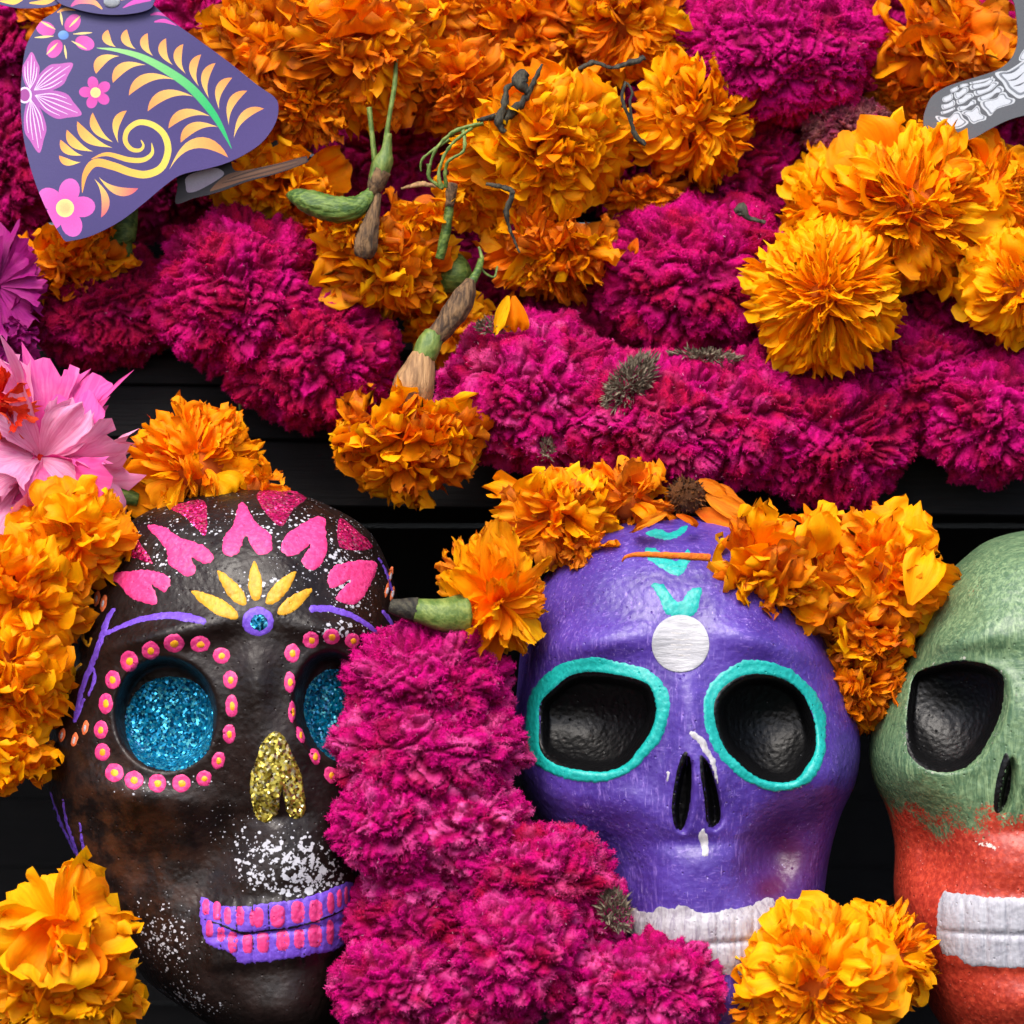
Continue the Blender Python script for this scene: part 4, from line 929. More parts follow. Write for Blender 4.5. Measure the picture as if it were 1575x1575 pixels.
m(655, 320, -70, 52, 'small orange petal cluster between the two green stem ends', (0, -.8, -1), 30, mats=['orange', 'fresh'], kinds=['wide', 'curl'], mess=.3)
# lower left
M17 = m(300, 715, 20, 92, 'crumpled orange marigold on the crown of the brown skull', (.1, -.8, .6), 95, mats=['orange', 'fresh', 'orange'], kinds=['curl', 'wide', 'curl'], mess=.42, sq=(1.12, 1, .92), heart=.5)
m(395, 745, 25, 48, 'small orange petal cluster trailing over the right of the brown skull crown', (.8, -.6, .0), 26, mats=['orange'], kinds=['curl', 'fan'], mess=.35)
m(112, 828, 120, 88, 'bright marigold at the upper left temple of the brown skull', (.2, -1, .3), 70, mats=['fresh', 'orange'], kinds=['wide', 'curl', 'wide'], mess=.3, wid=1.2)
m(34, 905, 130, 98, 'golden marigold left of the brown skull forehead', (0, -1, 0), 80, mats=['fresh', 'orange'], kinds=['wide', 'fan'], mess=.25, wid=1.05)
m(14, 1035, 140, 94, 'golden marigold left of the brown skull eye', (.2, -1, -.4), 80, mats=['fresh', 'orange'], kinds=['wide', 'fan'], mess=.25, wid=1.05)
m(0, 1140, 130, 82, 'dark golden marigold below the others at the left edge', (0, -.8, -1), 50, mats=['orange', 'fresh'], kinds=['wide', 'curl'], mess=.25)
m(92, 1505, 200, 108, 'marigold at the lower left corner under a broad smooth petal', (.1, -1, -.1), 90, mats=['fresh', 'orange'], kinds=['curl', 'wide', 'fan'], mess=.28)
M19 = m(92, 1425, 262, 92, 'broad petalled marigold bloom at the lower left, funnel-shaped', (-.2, -.8, .6), 22, mats=['fresh', 'fresh', 'orange'], kinds=['wide', 'wide', 'curl'], mess=.26, polmax=1.35, pmin=.35, wid=1.25, heart=.05, power=.8, flat=True)
# violet skull crown
m(860, 790, 75, 84, 'orange marigold on the left of the violet skull crown', (-.3, -1, .1), 80, mats=['orange', 'fresh', 'wilted'], kinds=['wide', 'curl', 'fan'], mess=.3)
m(965, 765, 55, 68, 'flattened orange marigold on top of the violet skull', (.1, -.9, .5), 50, mats=['orange', 'wilted'], kinds=['wide', 'curl'], mess=.3, sq=(1.1, 1, .75))
m(905, 840, 110, 44, 'small browned marigold petals on the upper left of the violet forehead', (0, -1, -.5), 22, mats=['wilted', 'orange'], kinds=['curl'], mess=.3)
M21 = m(765, 925, 205, 76, 'star-like marigold with pointed petals and a green calyx', (.45, -.8, -.5), 66, mats=['fresh', 'orange'], kinds=['pointed'], mess=.26, heart=.12, sq=(.85, 1, 1.3), wid=1.15, flat=True)
m(730, 880, 90, 52, 'small orange marigold behind the star-like one', (-.2, -1, .4), 32, mats=['orange', 'wilted'], kinds=['fan', 'curl'], mess=.3)
M22 = m(1176, 890, 120, 102, 'orange marigold across the right of the violet forehead', (-.1, -1, -.2), 85, mats=['orange', 'fresh', 'wilted'], kinds=['wide', 'curl', 'wide'], mess=.3, sq=(1.12, 1, .86), wid=1.1)
m(1245, 830, 100, 54, 'folded orange petals above the marigold on the violet forehead', (.1, -.8, .8), 24, mats=['fresh', 'orange'], kinds=['wide'], mess=.3)
m(1360, 880, 95, 92, 'orange marigold between the violet and green skulls', (.1, -1, .1), 75, mats=['orange', 'fresh', 'orange'], kinds=['wide', 'curl'], mess=.3, wid=1.1)
m(1360, 830, 70, 56, 'orange marigold at the top of the gap between violet and green skulls', (.1, -.7, .8), 28, mats=['orange', 'wilted'], kinds=['wide', 'curl'], mess=.25)
m(1322, 1050, 50, 80, 'frilly dark orange marigold pinched between violet and green skulls', (0, -.8, -.7), 190, mats=['orange', 'wilted'], kinds=['curl', 'fan'], mess=.4, wid=.6, sq=(.85, 1, 1.1))
m(1335, 965, 75, 78, 'orange marigold in the middle of the clump hanging between the violet and green skulls', (0, -.9, -.8), 80, mats=['orange', 'fresh', 'wilted'], kinds=['wide', 'curl'], mess=.3)
# bottom right
m(1258, 1515, 245, 112, 'large yellow marigold at the bottom between violet and green skulls', (-.1, -1, -.25), 170, mats=['fresh', 'fresh', 'orange'], kinds=['wide', 'fan', 'wide'], mess=.2, wid=1.05)
m(1352, 1478, 215, 80, 'fringed yellow marigold at the bottom beside the red jaw', (.5, -.9, .1), 150, mats=['fresh', 'orange'], kinds=['fan', 'curl'], mess=.2, wid=.75)
m(1180, 1540, 225, 68, 'yellow marigold at the bottom edge under the white teeth of the violet skull', (-.6, -.9, -.1), 60, mats=['orange', 'fresh'], kinds=['fan', 'wide'], mess=.2)
# other blooms
GD = 'dianthus blooms at the left edge'
m(62, 706, 60, 118, 'pale pink dianthus with toothed petals at the left edge', (.0, -1, .25), 34, mat='pinkpetal', kinds=['fringed', 'fringed', 'wide'], mess=.3, polmax=1.45, pmin=.25, wid=1.0, heart=.08, heartm='redpetal', flat=True, name='dianthus', cat='dianthus', group=GD)
m(0, 770, 90, 66, 'small pink dianthus petals below the large pale pink bloom', (.2, -1, 0), 18, mat='pinkpetal', kinds=['fringed', 'curl'], mess=.2, heart=.1, heartm='redpetal', flat=True, name='dianthus', cat='dianthus', group=GD)
m(-8, 622, 130, 52, 'red carnation at the left edge above the pink bloom', (.2, -1, .1), 24, mat='redpetal', kinds=['fringed', 'curl'], mess=.25, heart=.2, heartm='redpetal', name='carnation', cat='carnation', group=GD)
m(-4, 440, -60, 64, 'magenta dianthus with pale streaks at the left edge', (.15, -1, 0), 20, mat='purplepetal', kinds=['fringed'], mess=.12, polmax=1.45, pmin=.6, wid=1.2, heart=.1, heartm='purplepetal', flat=True, name='dianthus', cat='dianthus', group=GD)
m(2, 510, -90, 56, 'magenta dianthus below the pale-streaked one', (.1, -1, -.4), 40, mat='purplepetal', kinds=['fringed', 'curl'], mess=.25, wid=1.1, heart=.3, heartm='purplepetal', name='dianthus', cat='dianthus', group=GD)

# ------------------------------------------------------------------ printed cards (flat print cut exactly into the sheet)
def shade2(c0, c1, p0, p1):
    c0, c1 = np.array(lin(*c0)), np.array(lin(*c1)); p0, p1 = np.array(p0, float), np.array(p1, float); dr = p1-p0; L = (dr**2).sum()
    return lambda v: c0+(c1-c0)*np.clip(((v-p0) @ dr)/L, 0, 1)[:, None]
def flat(c): c = np.array(lin(*c)); return lambda v: np.repeat(c[None, :], len(v), 0)
def radial(c0, c1, cen, r): 
    c0, c1 = np.array(lin(*c0)), np.array(lin(*c1)); cen = np.array(cen, float)
    return lambda v: c0+(c1-c0)*np.clip(np.linalg.norm(v-cen, axis=1)/r, 0, 1)[:, None]
def card(name, outline, shapes, origin, depth, parent, g=14, thick=5.0, conv=None, closed_step=5, linear=False):
    """outline/shapes in photo coordinates; depth(x, y) gives the bend of the card."""
    O = catmull(np.array(outline, float), True, closed_step) if not linear else np.array(outline, float)
    polys = [O]; cols = [shapes[0][1]]
    for p, c in shapes[1:]: polys.append(np.array(p, float)); cols.append(c)
    lo, hi = O.min(0), O.max(0); gx, gy = np.meshgrid(np.arange(lo[0], hi[0], g), np.arange(lo[1], hi[1], g))
    pts = np.stack([gx.ravel(), gy.ravel()], 1); pts = pts[poly_sd(pts[:, 0], pts[:, 1], O) > 4]
    v, f, of = cdt(polys, pts)
    sdv = poly_sd(v[:, 0], v[:, 1], O)
    keep = [i for i, t in enumerate(f) if len(t) == 3 and 0 in of[i]]
    f3 = np.array([f[i] for i in keep]); owner = [max(of[i]) for i in keep]
    a = v[f3[:, 1]]-v[f3[:, 0]]; b = v[f3[:, 2]]-v[f3[:, 0]]; flip = (a[:, 0]*b[:, 1]-a[:, 1]*b[:, 0]) > 0
    f3[flip] = f3[flip][:, ::-1]
    dd = depth(v[:, 0], v[:, 1]); W = np.array([place(x, y, z) for (x, y), z in zip(v, dd)])-np.array(origin)
    cc = np.zeros((len(f3), 3, 4), np.float32)
    own = np.array(owner)
    for k in range(len(polys)):
        mk = own == k
        if mk.any(): cc[mk] = cols[k](v[f3[mk]].reshape(-1, 2)).reshape(-1, 3, 4)
    fr = link(name, make_mesh(name, W, [f3], M['print'], corner=cc.reshape(-1, 4)), parent)
    # the cut edge and the grey back of the board, a body of its own thickness
    n = len(O); dO = depth(O[:, 0], O[:, 1]); F_ = np.array([place(x, y, z) for (x, y), z in zip(O, dO)])-np.array(origin)
    B_ = F_+np.array([0, thick*S, 0]); vb = W+np.array([0, thick*S, 0])
    V = np.concatenate([F_, B_, vb]); i = np.arange(n); j = (i+1) % n
    Q = np.stack([i, j, n+j, n+i], 1)
    link('card_back', make_mesh('card_back', V, [Q, f3[:, ::-1]+2*n], M['cardedge'], smooth=False), parent)
    return fr

K1 = 3.281
def cz(pts): return [(a/K1, b/K1) for a, b in pts]
def leaf(A_, B_, w, bend, ca=(248, 205, 110), cb=(240, 150, 80)):
    A_, B_ = np.array(A_, float), np.array(B_, float); dr = B_-A_; nn = np.array([-dr[1], dr[0]])
    c = A_+dr*.5+nn*bend; t = np.linspace(0, 1, 14)[:, None]
    P = (1-t)**2*A_+2*t*(1-t)*c+t*t*B_; T = np.gradient(P, axis=0); T /= np.linalg.norm(T, axis=1)[:, None]; N = np.stack([-T[:, 1], T[:, 0]], 1)
    h = (np.sin(np.pi*t[:, 0]**1.5)**.9*w)[:, None]; sg = 1 if bend > 0 else -1
    poly = np.concatenate([P+N*h*.75*sg, (P-N*h*.25*sg)[::-1][1:-1]])
    return (poly/K1, shade2(ca, cb, A_/K1, B_/K1))
skirt_o = cz([(300, 40), (215, 100), (170, 160), (130, 240), (110, 380), (105, 540), (120, 700), (155, 850), (200, 980), (260, 1110), (318, 1206), (332, 1219), (350, 1217), (460, 1190), (600, 1120), (720, 1030), (840, 930), (920, 880), (1050, 850), (1150, 820), (1250, 770), (1330, 710), (1390, 620), (1405, 540), (1385, 490), (1300, 430), (1150, 310), (1000, 200), (860, 100), (770, 20), (700, -60), (500, -80), (350, -60)])
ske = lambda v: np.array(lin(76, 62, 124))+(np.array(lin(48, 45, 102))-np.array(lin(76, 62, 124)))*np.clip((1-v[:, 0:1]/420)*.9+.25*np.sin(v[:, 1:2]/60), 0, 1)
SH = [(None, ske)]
for A_, B_ in [((585, 238), (545, 150)), ((685, 248), (640, 148)), ((772, 282), (745, 168)), ((872, 328), (838, 193)), ((937, 372), (925, 222)), ((1003, 435), (1015, 275)), ((1055, 497), (1088, 318)), ((1106, 552), (1172, 392)), ((1155, 632), (1248, 458)), ((1180, 697), (1332, 548))]:
    SH.append(leaf(A_, B_, 42, -.32))
for A_, B_ in [((602, 283), (485, 372)), ((735, 328), (570, 418)), ((882, 402), (650, 482)), ((977, 487), (745, 562)), ((1062, 587), (850, 648)), ((1100, 640), (912, 720))]:
    SH.append(leaf(A_, B_, 50, .34))
SH.append(leaf((855, 855), (1152, 795), 56, -.6))
for A_, B_, w_, bd in [((408, 818), (298, 785), 36, -.2), ((418, 785), (305, 705), 40, -.2), ((470, 765), (338, 655), 46, -.2), ((568, 745), (390, 612), 50, -.2), ((572, 718), (468, 568), 42, -.25), ((597, 722), (640, 558), 40, -.3), ((476, 902), (510, 1098), 40, -.28), ((498, 893), (698, 950), 44, .3)]:
    SH.append(leaf(A_, B_, w_, bd, (250, 215, 100), (240, 150, 70) if A_[1] < 880 else (226, 90, 110)))
SH.append((stroke_poly(cz([(488, 242), (600, 255), (720, 290), (850, 360), (960, 440), (1050, 540), (1110, 630), (1168, 748)]), [2/K1, 20/K1, 32/K1, 40/K1, 42/K1, 38/K1, 26/K1, 3/K1]), shade2((160, 216, 130), (40, 190, 110), (150, 74), (330, 150))))
SH.append((stroke_poly(cz([(415, 972), (430, 880), (480, 822), (570, 838), (660, 870), (740, 880), (815, 845), (848, 760), (828, 680), (770, 630), (700, 618), (645, 655), (632, 710), (662, 752), (705, 758), (724, 735), (712, 708)]),
    [v/K1 for v in (3, 28, 40, 40, 38, 38, 36, 34, 32, 30, 28, 26, 24, 22, 18, 12, 5)], 3), shade2((240, 160, 70), (240, 212, 90), (125, 260), (240, 220))))
SH.append((stroke_poly(cz([(462, 802), (540, 778), (650, 806), (725, 806), (768, 772), (765, 722)]), [v/K1 for v in (3, 20, 26, 24, 18, 3)], 3), shade2((240, 160, 70), (240, 212, 90), (140, 240), (235, 230))))
def flower5(cx, cy, r, pr, a0, c0, c1, cc, cr_):
    for k in range(5):
        a = math.radians(a0+72*k); x, y = cx+r*math.cos(a), cy+r*math.sin(a)
        SH.append((ell(x/K1, y/K1, pr*1.05/K1, pr*.85/K1, math.degrees(a), 18), radial(c0, c1, (cx/K1, cy/K1), (r+pr)/K1)))
    SH.append((ell(cx/K1, cy/K1, cr_/K1, cr_/K1, 0, 18), radial((236, 150, 110), (240, 226, 140), (cx/K1, cy/K1), cr_/K1)))
flower5(328, 1050, 88, 62, -76, (222, 70, 170), (214, 96, 190), None, 46)
flower5(482, 467, 50, 32, -105, (196, 50, 150), (206, 70, 170), None, 26)
for a, b in [(366, 116), (428, 217), (276, 246), (230, 145)]:
    SH.append((ell(a/K1, b/K1, 50/K1, 36/K1, math.degrees(math.atan2(b-177, a-320)), 16), radial((170, 30, 130), (216, 80, 176), (320/K1, 177/K1), 40)))
for k in range(12):
    if k % 3 == 1: continue
    a = math.radians(-60+30*k+(6 if k % 3 == 0 else -6)); p0 = (320+50*math.cos(a), 177+50*math.sin(a)); p1 = (320+145*math.cos(a), 177+120*math.sin(a))
    SH.append((stroke_poly(cz([p0, ((p0[0]+p1[0])/2, (p0[1]+p1[1])/2), p1]), [2/K1, 12/K1, 3/K1], 3), flat((232, 206, 130))))
SH.append((ell(320/K1, 177/K1, 27/K1, 23/K1, 0, 16), radial((150, 200, 236), (70, 120, 200), (315/K1, 170/K1), 9)))
for tip, w_ in [((368, 320), 75), ((412, 578), 85), ((198, 772), 70), ((160, 262), 55)]:
    c0 = np.array((150., 470.)); tp2 = np.array(tip, float); dr = tp2-c0; L_ = np.linalg.norm(dr); e = dr/L_; nn = np.array([-e[1], e[0]])
    pl = [c0+e*10, c0+e*L_*.3+nn*w_*.6, c0+e*L_*.6+nn*w_*.8, c0+e*L_*.78+nn*w_*.5, tp2, c0+e*L_*.78-nn*w_*.5, c0+e*L_*.6-nn*w_*.8, c0+e*L_*.3-nn*w_*.6]
    SH.append((catmull(np.array(pl)/K1, True, 4), shade2((150, 70, 160), (190, 90, 176), c0/K1, tp2/K1)))
    for sgn in (-.55, -.3, 0, .3, .55):
        q0 = c0+e*L_*.1; q2 = c0+e*L_*(.92-abs(sgn)*.5)+nn*w_*sgn*1.0; q1 = (q0+q2)/2+nn*w_*sgn*.35
        SH.append((stroke_poly(np.array([q0, q1, q2])/K1, [.6, 1.6, .6], 3), flat((226, 206, 236))))
SH.append((ell(125/K1, 480/K1, 36/K1, 42/K1, 0, 16), flat((220, 200, 236)))); SH.append((ell(125/K1, 480/K1, 26/K1, 32/K1, 0, 16), flat((150, 50, 140))))
SH.append((stroke_poly(cz([(760, 75), (800, 68), (850, 85)]), [2, 5, 1], 3), flat((200, 60, 160)))); SH.append((stroke_poly(cz([(780, 110), (830, 105), (890, 128)]), [2, 6, 1], 3), flat((214, 70, 176))))
SH.append((stroke_poly(cz([(290, 62), (330, 46), (380, 52)]), [2, 5, 1], 3), flat((240, 160, 80))))
def skd(x, y): return -28+18*np.sin((x+y*.6)/150)+(y/360)*40
root = empty('paper_skeleton_figure', place(200, 150, -20), 'purple printed card skirt with yellow fern and pink flowers, from a jointed skeleton figure', 'card decoration')
o_ = np.array(root.location)
# rescale the bodice and the rest as parts of the same figure
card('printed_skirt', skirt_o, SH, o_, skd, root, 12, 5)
bod = [(None, ske)]
bod.append((stroke_poly(cz([(360, 30), (400, 5), (470, 10), (515, 45)]), [3, 9, 8, 2], 3), shade2((200, 60, 150), (246, 170, 90), (110, 5), (155, 10))))
bod.append((stroke_poly(cz([(620, 40), (680, 10), (760, 0)]), [1, 7, 3], 3), flat((210, 70, 180)))); bod.append((stroke_poly(cz([(610, 0), (650, -12), (700, -14)]), [1, 5, 2], 3), flat((240, 170, 90))))
card('bodice', cz([(290, -90), (288, 5), (400, 50), (520, 72), (640, 72), (740, 52), (776, 15), (770, -90)]), bod, o_, lambda x, y: skd(x, y)+12+0*x, root, 14, 5)
bod2 = [(None, ske), (stroke_poly(cz([(0, 5), (70, 10), (120, -10)]), [2, 8, 3], 3), flat((240, 190, 80))), (stroke_poly(cz([(150, 15), (230, 10), (290, -15)]), [2, 8, 3], 3), flat((240, 180, 80)))]
card('card_sleeve', cz([(-60, -90), (-50, 0), (60, 36), (140, 42), (235, 35), (312, 5), (330, -90)]), bod2, o_, lambda x, y: skd(x, y)+6+0*x, root, 14, 4)
rv = uvsphere(16, 8, M['rivet'], .04, 'rivet'); r_ = link('rivet', rv, root, tuple(place(172, 3, 2)-o_)); r_.scale = (13*S, 4*S, 9*S)
lg = [(None, flat((34, 30, 38)))]
lg.append((catmull(np.array(cz([(935, 905), (960, 880), (1040, 855), (1100, 850), (1130, 880), (1060, 930), (990, 965), (945, 970), (938, 940)])), True, 4), shade2((236, 232, 240), (160, 148, 170), (290, 262), (300, 292))))
lg.append((catmull(np.array(cz([(1150, 880), (1300, 850), (1545, 793), (1548, 815), (1400, 870), (1250, 905), (1100, 955), (1060, 960)])), True, 4), shade2((124, 84, 58), (84, 56, 42), (320, 280), (470, 240))))
for k in range(4): lg.append((stroke_poly(cz([(1120+k*14, 925-k*10), (1280, 885-k*12), (1500, 825-k*9)]), [.8, 1.6, .6], 3), flat((120, 88, 66) if k % 2 else (36, 24, 22))))
card('card_leg', cz([(900, 860), (1000, 790), (1150, 800), (1175, 850), (1220, 862), (1400, 825), (1548, 788), (1556, 815), (1400, 875), (1250, 915), (1100, 970), (980, 1000), (888, 1028), (895, 950)]), lg, o_, lambda x, y: -30+0*x, root, 14, 5)

K2 = 6.3
def fz(pts): return np.array([(1380+a/K2, b/K2) for a, b in pts])
BG = (96, 99, 104); LT = (208, 214, 222); SHD = (128, 134, 142)
fs = [(None, flat(BG))]
def bone(pl, thin=False):
    P = catmull(fz(pl), True, 2.5); fs.append((P, flat((206, 212, 218))))
    c = P.mean(0)
    for k_, col_ in ((.86, SHD), (.74, LT)): fs.append((c+(P-c)*k_, flat(col_)))
for pl in [[(368, 1135), (400, 1122), (500, 1140), (560, 1085), (610, 1085), (640, 1140), (690, 1180), (670, 1210), (600, 1245), (520, 1240), (430, 1200)],
           [(620, 1095), (660, 1070), (720, 1070), (775, 1020), (800, 1050), (810, 1100), (865, 1130), (860, 1160), (790, 1180), (740, 1200), (700, 1170), (680, 1130)],
           [(805, 990), (860, 970), (960, 950), (1000, 900), (1050, 895), (1080, 940), (1140, 960), (1130, 1000), (1040, 1030), (960, 1060), (900, 1125), (860, 1080), (820, 1040)],
           [(780, 950), (850, 920), (920, 890), (960, 850), (1000, 830), (1035, 860), (1030, 885), (960, 900), (900, 950), (800, 985)],
           [(742, 885), (800, 875), (880, 850), (940, 790), (985, 800), (960, 830), (900, 880), (800, 920), (755, 925)],
           [(705, 830), (760, 815), (850, 800), (920, 760), (950, 770), (900, 820), (800, 850), (715, 870)],
           [(700, 800), (780, 780), (870, 760), (925, 740), (930, 752), (860, 785), (780, 805), (705, 815)],
           [(950, 705), (1010, 690), (1080, 680), (1228, 580), (1300, 500), (1400, 600), (1400, 850), (1300, 900), (1190, 955), (1120, 920), (1060, 870), (1020, 800), (960, 740)],
           [(580, 1050), (600, 1030), (680, 1020), (730, 965), (760, 970), (765, 1000), (700, 1030), (640, 1070), (590, 1072)],
           [(575, 970), (620, 955), (680, 905), (735, 905), (745, 930), (690, 965), (640, 1000), (585, 1010)],
           [(553, 900), (600, 890), (650, 845), (690, 850), (690, 880), (640, 920), (570, 960)],
           [(610, 820), (680, 808), (692, 825), (625, 850), (605, 850)],
           [(420, 1085), (480, 1070), (555, 1040), (562, 1055), (500, 1090), (430, 1108)],
           [(430, 1015), (490, 1005), (545, 970), (560, 980), (555, 1020), (490, 1050), (440, 1060), (428, 1040)],
           [(440, 950), (490, 925), (530, 905), (540, 925), (530, 965), (470, 990), (445, 985)],
           [(512, 870), (585, 835), (598, 860), (560, 890), (520, 895)],
           [(1180, 560), (1228, 480), (1300, 440), (1340, 520), (1240, 580), (1190, 590)]]: bone(pl)
for pt in [[(1020, 715), (1110, 700), (1185, 655)], [(1075, 780), (1150, 765), (1228, 700)], [(1130, 835), (1190, 820), (1240, 790)]]:
    fs.append((stroke_poly(fz(pt), [.8, 2.6, .8], 2), flat((92, 96, 104))))
foot = empty('paper_skeleton_figure', place(1500, 130, -45), 'grey card foot with printed white toe bones at the top right', 'card decoration')
card('printed_foot', fz([(1120, -150), (1140, 50), (1160, 200), (1168, 330), (1162, 430), (1110, 560), (1000, 660), (850, 720), (650, 780), (480, 840), (350, 920), (290, 1020), (255, 1150), (265, 1260), (300, 1330), (380, 1375), (490, 1402), (640, 1392), (760, 1330), (900, 1250), (1060, 1170), (1228, 1120), (1500, 1080), (1700, 900), (1700, -150)]), fs, np.array(foot.location), lambda x, y: -30-(x-1400)*.10, foot, 12, 6)

# ------------------------------------------------------------------ stems, calyxes, twigs, tufts
def rooted(name, label, cat, a, b, c, group=None): return empty(name, place(a, b, c), label, cat, group)
t1 = M9
tube('stem', [(609, 90, -20), (607, 130, -12), (598, 185, -8), (592, 228, -10)], [2.6, 3.6, 3.4, 4.5], 'greenstem', t1, 10, 5, .12)
tube('stem_joint', [(597, 205, -9), (594, 232, -9), (588, 252, -8), (580, 275, -8), (574, 292, -8)], [5, 9, 15, 13, 8], 'greenstem', t1, 12, 6, .12, .15)
tube('dried_joint', [(588, 262, -4), (580, 280, -4), (573, 298, -6)], [13, 13, 8], 'drystem', t1, 12, 6, .16, .2)
tube('dried_calyx', [(580, 298, -6), (575, 325, 2), (568, 350, 6), (562, 380, 6), (558, 396, 4)], [6, 9, 14, 17, 12], 'drystem', t1, 16, 8, .14, .2)
t2 = M9
tube('stem', [(568, 165, -28), (572, 205, -24), (577, 250, -22)], [4, 3.6, 4.5], 'greenstem', t2, 10, 5, .12)
t3 = rooted('flower_bud', 'curved green marigold bud lying above the left cockscomb', 'bud', 510, 312, -10)
tube('calyx', [(442, 300, -20), (455, 302, -8), (480, 312, 2), (515, 322, 6), (548, 318, 2), (566, 302, -4), (571, 290, -10)], [3, 12, 19, 20, 17, 11, 5], 'darkgreen', t3, 36, 12, .035, .10, 3)
tube('calyx', [(590, 500+300, 0)]*0 or [(706, 392, -120), (700, 420, -112), (682, 448, -120)], [6, 26, 8], 'darkgreen', rooted('flower_bud', 'dark green round bud in the dark gap behind the hanging marigold stem', 'bud', 700, 420, -115), 18, 9, .06, .05)
t4 = M5
tube('stem', [(694, 290, -40), (691, 320, -36), (685, 360, -36), (676, 398, -44)], [6, 6.5, 7.5, 7], 'darkgreen', t4, 10, 5, .1, .1)
tube('dried_end', [(696, 282, -40), (694, 296, -38), (691, 318, -34)], [7.5, 8, 6.6], 'drystem', t4, 10, 5, .1, .2)
# hanging marigold M11: husk, green band, dark tip, stem
tube('husk', [(652, 545, 30), (645, 568, 32), (636, 596, 34), (632, 622, 26)], [17, 24, 31, 28], 'tanhusk', M11, 22, 9, .07, .04)
tube('green_band', [(668, 512, 24), (660, 530, 28), (652, 550, 30)], [14, 19, 18], 'greenstem', M11, 20, 9, .04)
tube('dark_calyx', [(724, 432, -2), (714, 455, 8), (700, 480, 16), (684, 502, 22), (668, 520, 24)], [8, 16, 18, 15, 14], 'drystem', M11, 18, 8, .12, .12)
tube('stem', [(740, 400, -30), (735, 416, -14), (724, 436, -2)], [5, 6, 8], 'darkgreen', M11, 10)
tube('calyx', [(712, 945, 235), (682, 946, 250), (658, 942, 252), (640, 938, 252)], [30, 25, 20, 17], 'greenstem', M21, 20, 8, .04, .04)
tube('dried_tip', [(642, 938, 252), (620, 936, 252), (600, 932, 250)], [17, 14, 9], 'blackstem', M21, 16, 8, .10, .08)
tube('stem', [(212, 768, 20), (188, 764, 24), (150, 764, 26), (124, 760, 26)], [11, 12, 10, 9], 'darkgreen', M17, 14, 6, .05, .05)
tube('calyx', [(205, 300, -150), (192, 350, -120), (185, 372, -118), (200, 396, -125)], [8, 20, 22, 5], 'darkgreen', M12, 16, 6, .05)
# twigs and tendrils
rs_ = np.random.RandomState(3)
def twig(label, paths, mat='blackstem', name='dried_tendril', cat='tendril'):
    a = paths[0][0][0]; r = rooted(name, label, cat, a[0], a[1], a[2], 'dried tendrils among the upper flowers')
    for p, w_ in paths: tube('strand', [(a_+rs_.normal()*1.2, b_+rs_.normal()*1.2, c_) for a_, b_, c_ in p], [v_*.8 for v_ in w_], mat, r, 8, 3, .2, .55, 2.5)
twig('dark twisted twig lying over the crumpled marigold right of the tall stem', [([(832, 98, 30), (822, 125, 32), (806, 155, 34), (790, 170, 34), (772, 192, 32)], [2, 5, 6, 9, 5]), ([(792, 128, 30), (778, 135, 36), (776, 160, 38), (768, 190, 38), (775, 205, 34)], [3, 5, 6, 8, 4]), ([(790, 168, 32), (760, 178, 28), (735, 186, 20)], [6, 5, 4]), ([(806, 112, 30), (800, 128, 38), (810, 140, 36)], [10, 12, 6])])
twig('grey green tangled tendrils left of the bright drooping marigold', [([(745, 190, 20), (700, 205, 26), (672, 230, 28), (660, 255, 26)], [4, 4, 3, 2]), ([(728, 196, 24), (694, 225, 32), (676, 262, 32), (680, 290, 26)], [3, 3, 3, 5]), ([(715, 200, 24), (712, 230, 32), (686, 250, 34), (684, 290, 24)], [3, 3, 3, 3]), ([(690, 216, 26), (652, 245, 26), (646, 262, 22)], [3, 2.4, 2]), ([(660, 250, 26), (662, 275, 24), (682, 292, 22)], [5, 3, 4])], 'greenstem')
twig('thin dark green tendril hanging at the right of the bright drooping marigold', [([(962, 124, 0), (958, 150, 8), (968, 180, 8), (978, 210, 2), (992, 222, -2)], [3, 3, 3, 5, 4]), ([(966, 126, 0), (974, 142, 6), (968, 160, 8), (972, 190, 6)], [2, 2.4, 2.4, 3])])
twig('black curled tendril over the ragged middle marigold', [([(748, 284, 10), (770, 288, 16), (788, 296, 14), (780, 325, 14), (784, 350, 10), (798, 390, 6)], [3, 4, 5, 5, 3, 2])])
twig('grey green strands at the top edge above the golden marigold', [([(890, 104, -30), (915, 98, -24), (940, 104, -24), (970, 96, -24), (992, 90, -30)], [4, 5, 3, 6, 5])])
twig('small black twig with a tiny leaf on the cockscomb left of the yellow marigolds', [([(1130, 326, -18), (1142, 322, -14), (1152, 334, -12), (1178, 342, -14)], [5, 9, 5, 3]), ([(1140, 316, -14), (1142, 330, -12)], [4, 8])])
twig('thin green stem tip pointing down onto the black boards', [([(372, 610, -170), (370, 630, -168), (368, 645, -168)], [4, 3, 1.5])], 'greenstem')
twig('looped thin tendril beside the green bud in the dark gap', [([(738, 398, -40), (744, 418, -36), (760, 424, -38), (764, 410, -44)], [2, 2, 2, 2]), ([(736, 380, -40), (742, 400, -36), (735, 416, -34)], [2, 3, 3])], 'greenstem')
twig('pale dry twig behind the grey green tendrils', [([(618, 290, -20), (650, 282, -14), (672, 286, -14)], [2, 5, 3])], 'tanhusk')
r = rooted('dried_marigold_head', 'dark charred seed head on top of the violet skull', 'seed head', 1056, 762, 70)
rs2 = np.random.RandomState(44); nb = 420; dv_ = rs2.normal(size=(nb, 3)); dv_ /= np.linalg.norm(dv_, axis=1)[:, None]
sv2 = np.cross(dv_, rs2.normal(size=(nb, 3))); sv2 /= np.linalg.norm(sv2, axis=1)[:, None]; k = np.arange(nb); bs = dv_*np.array([25, 21, 22])
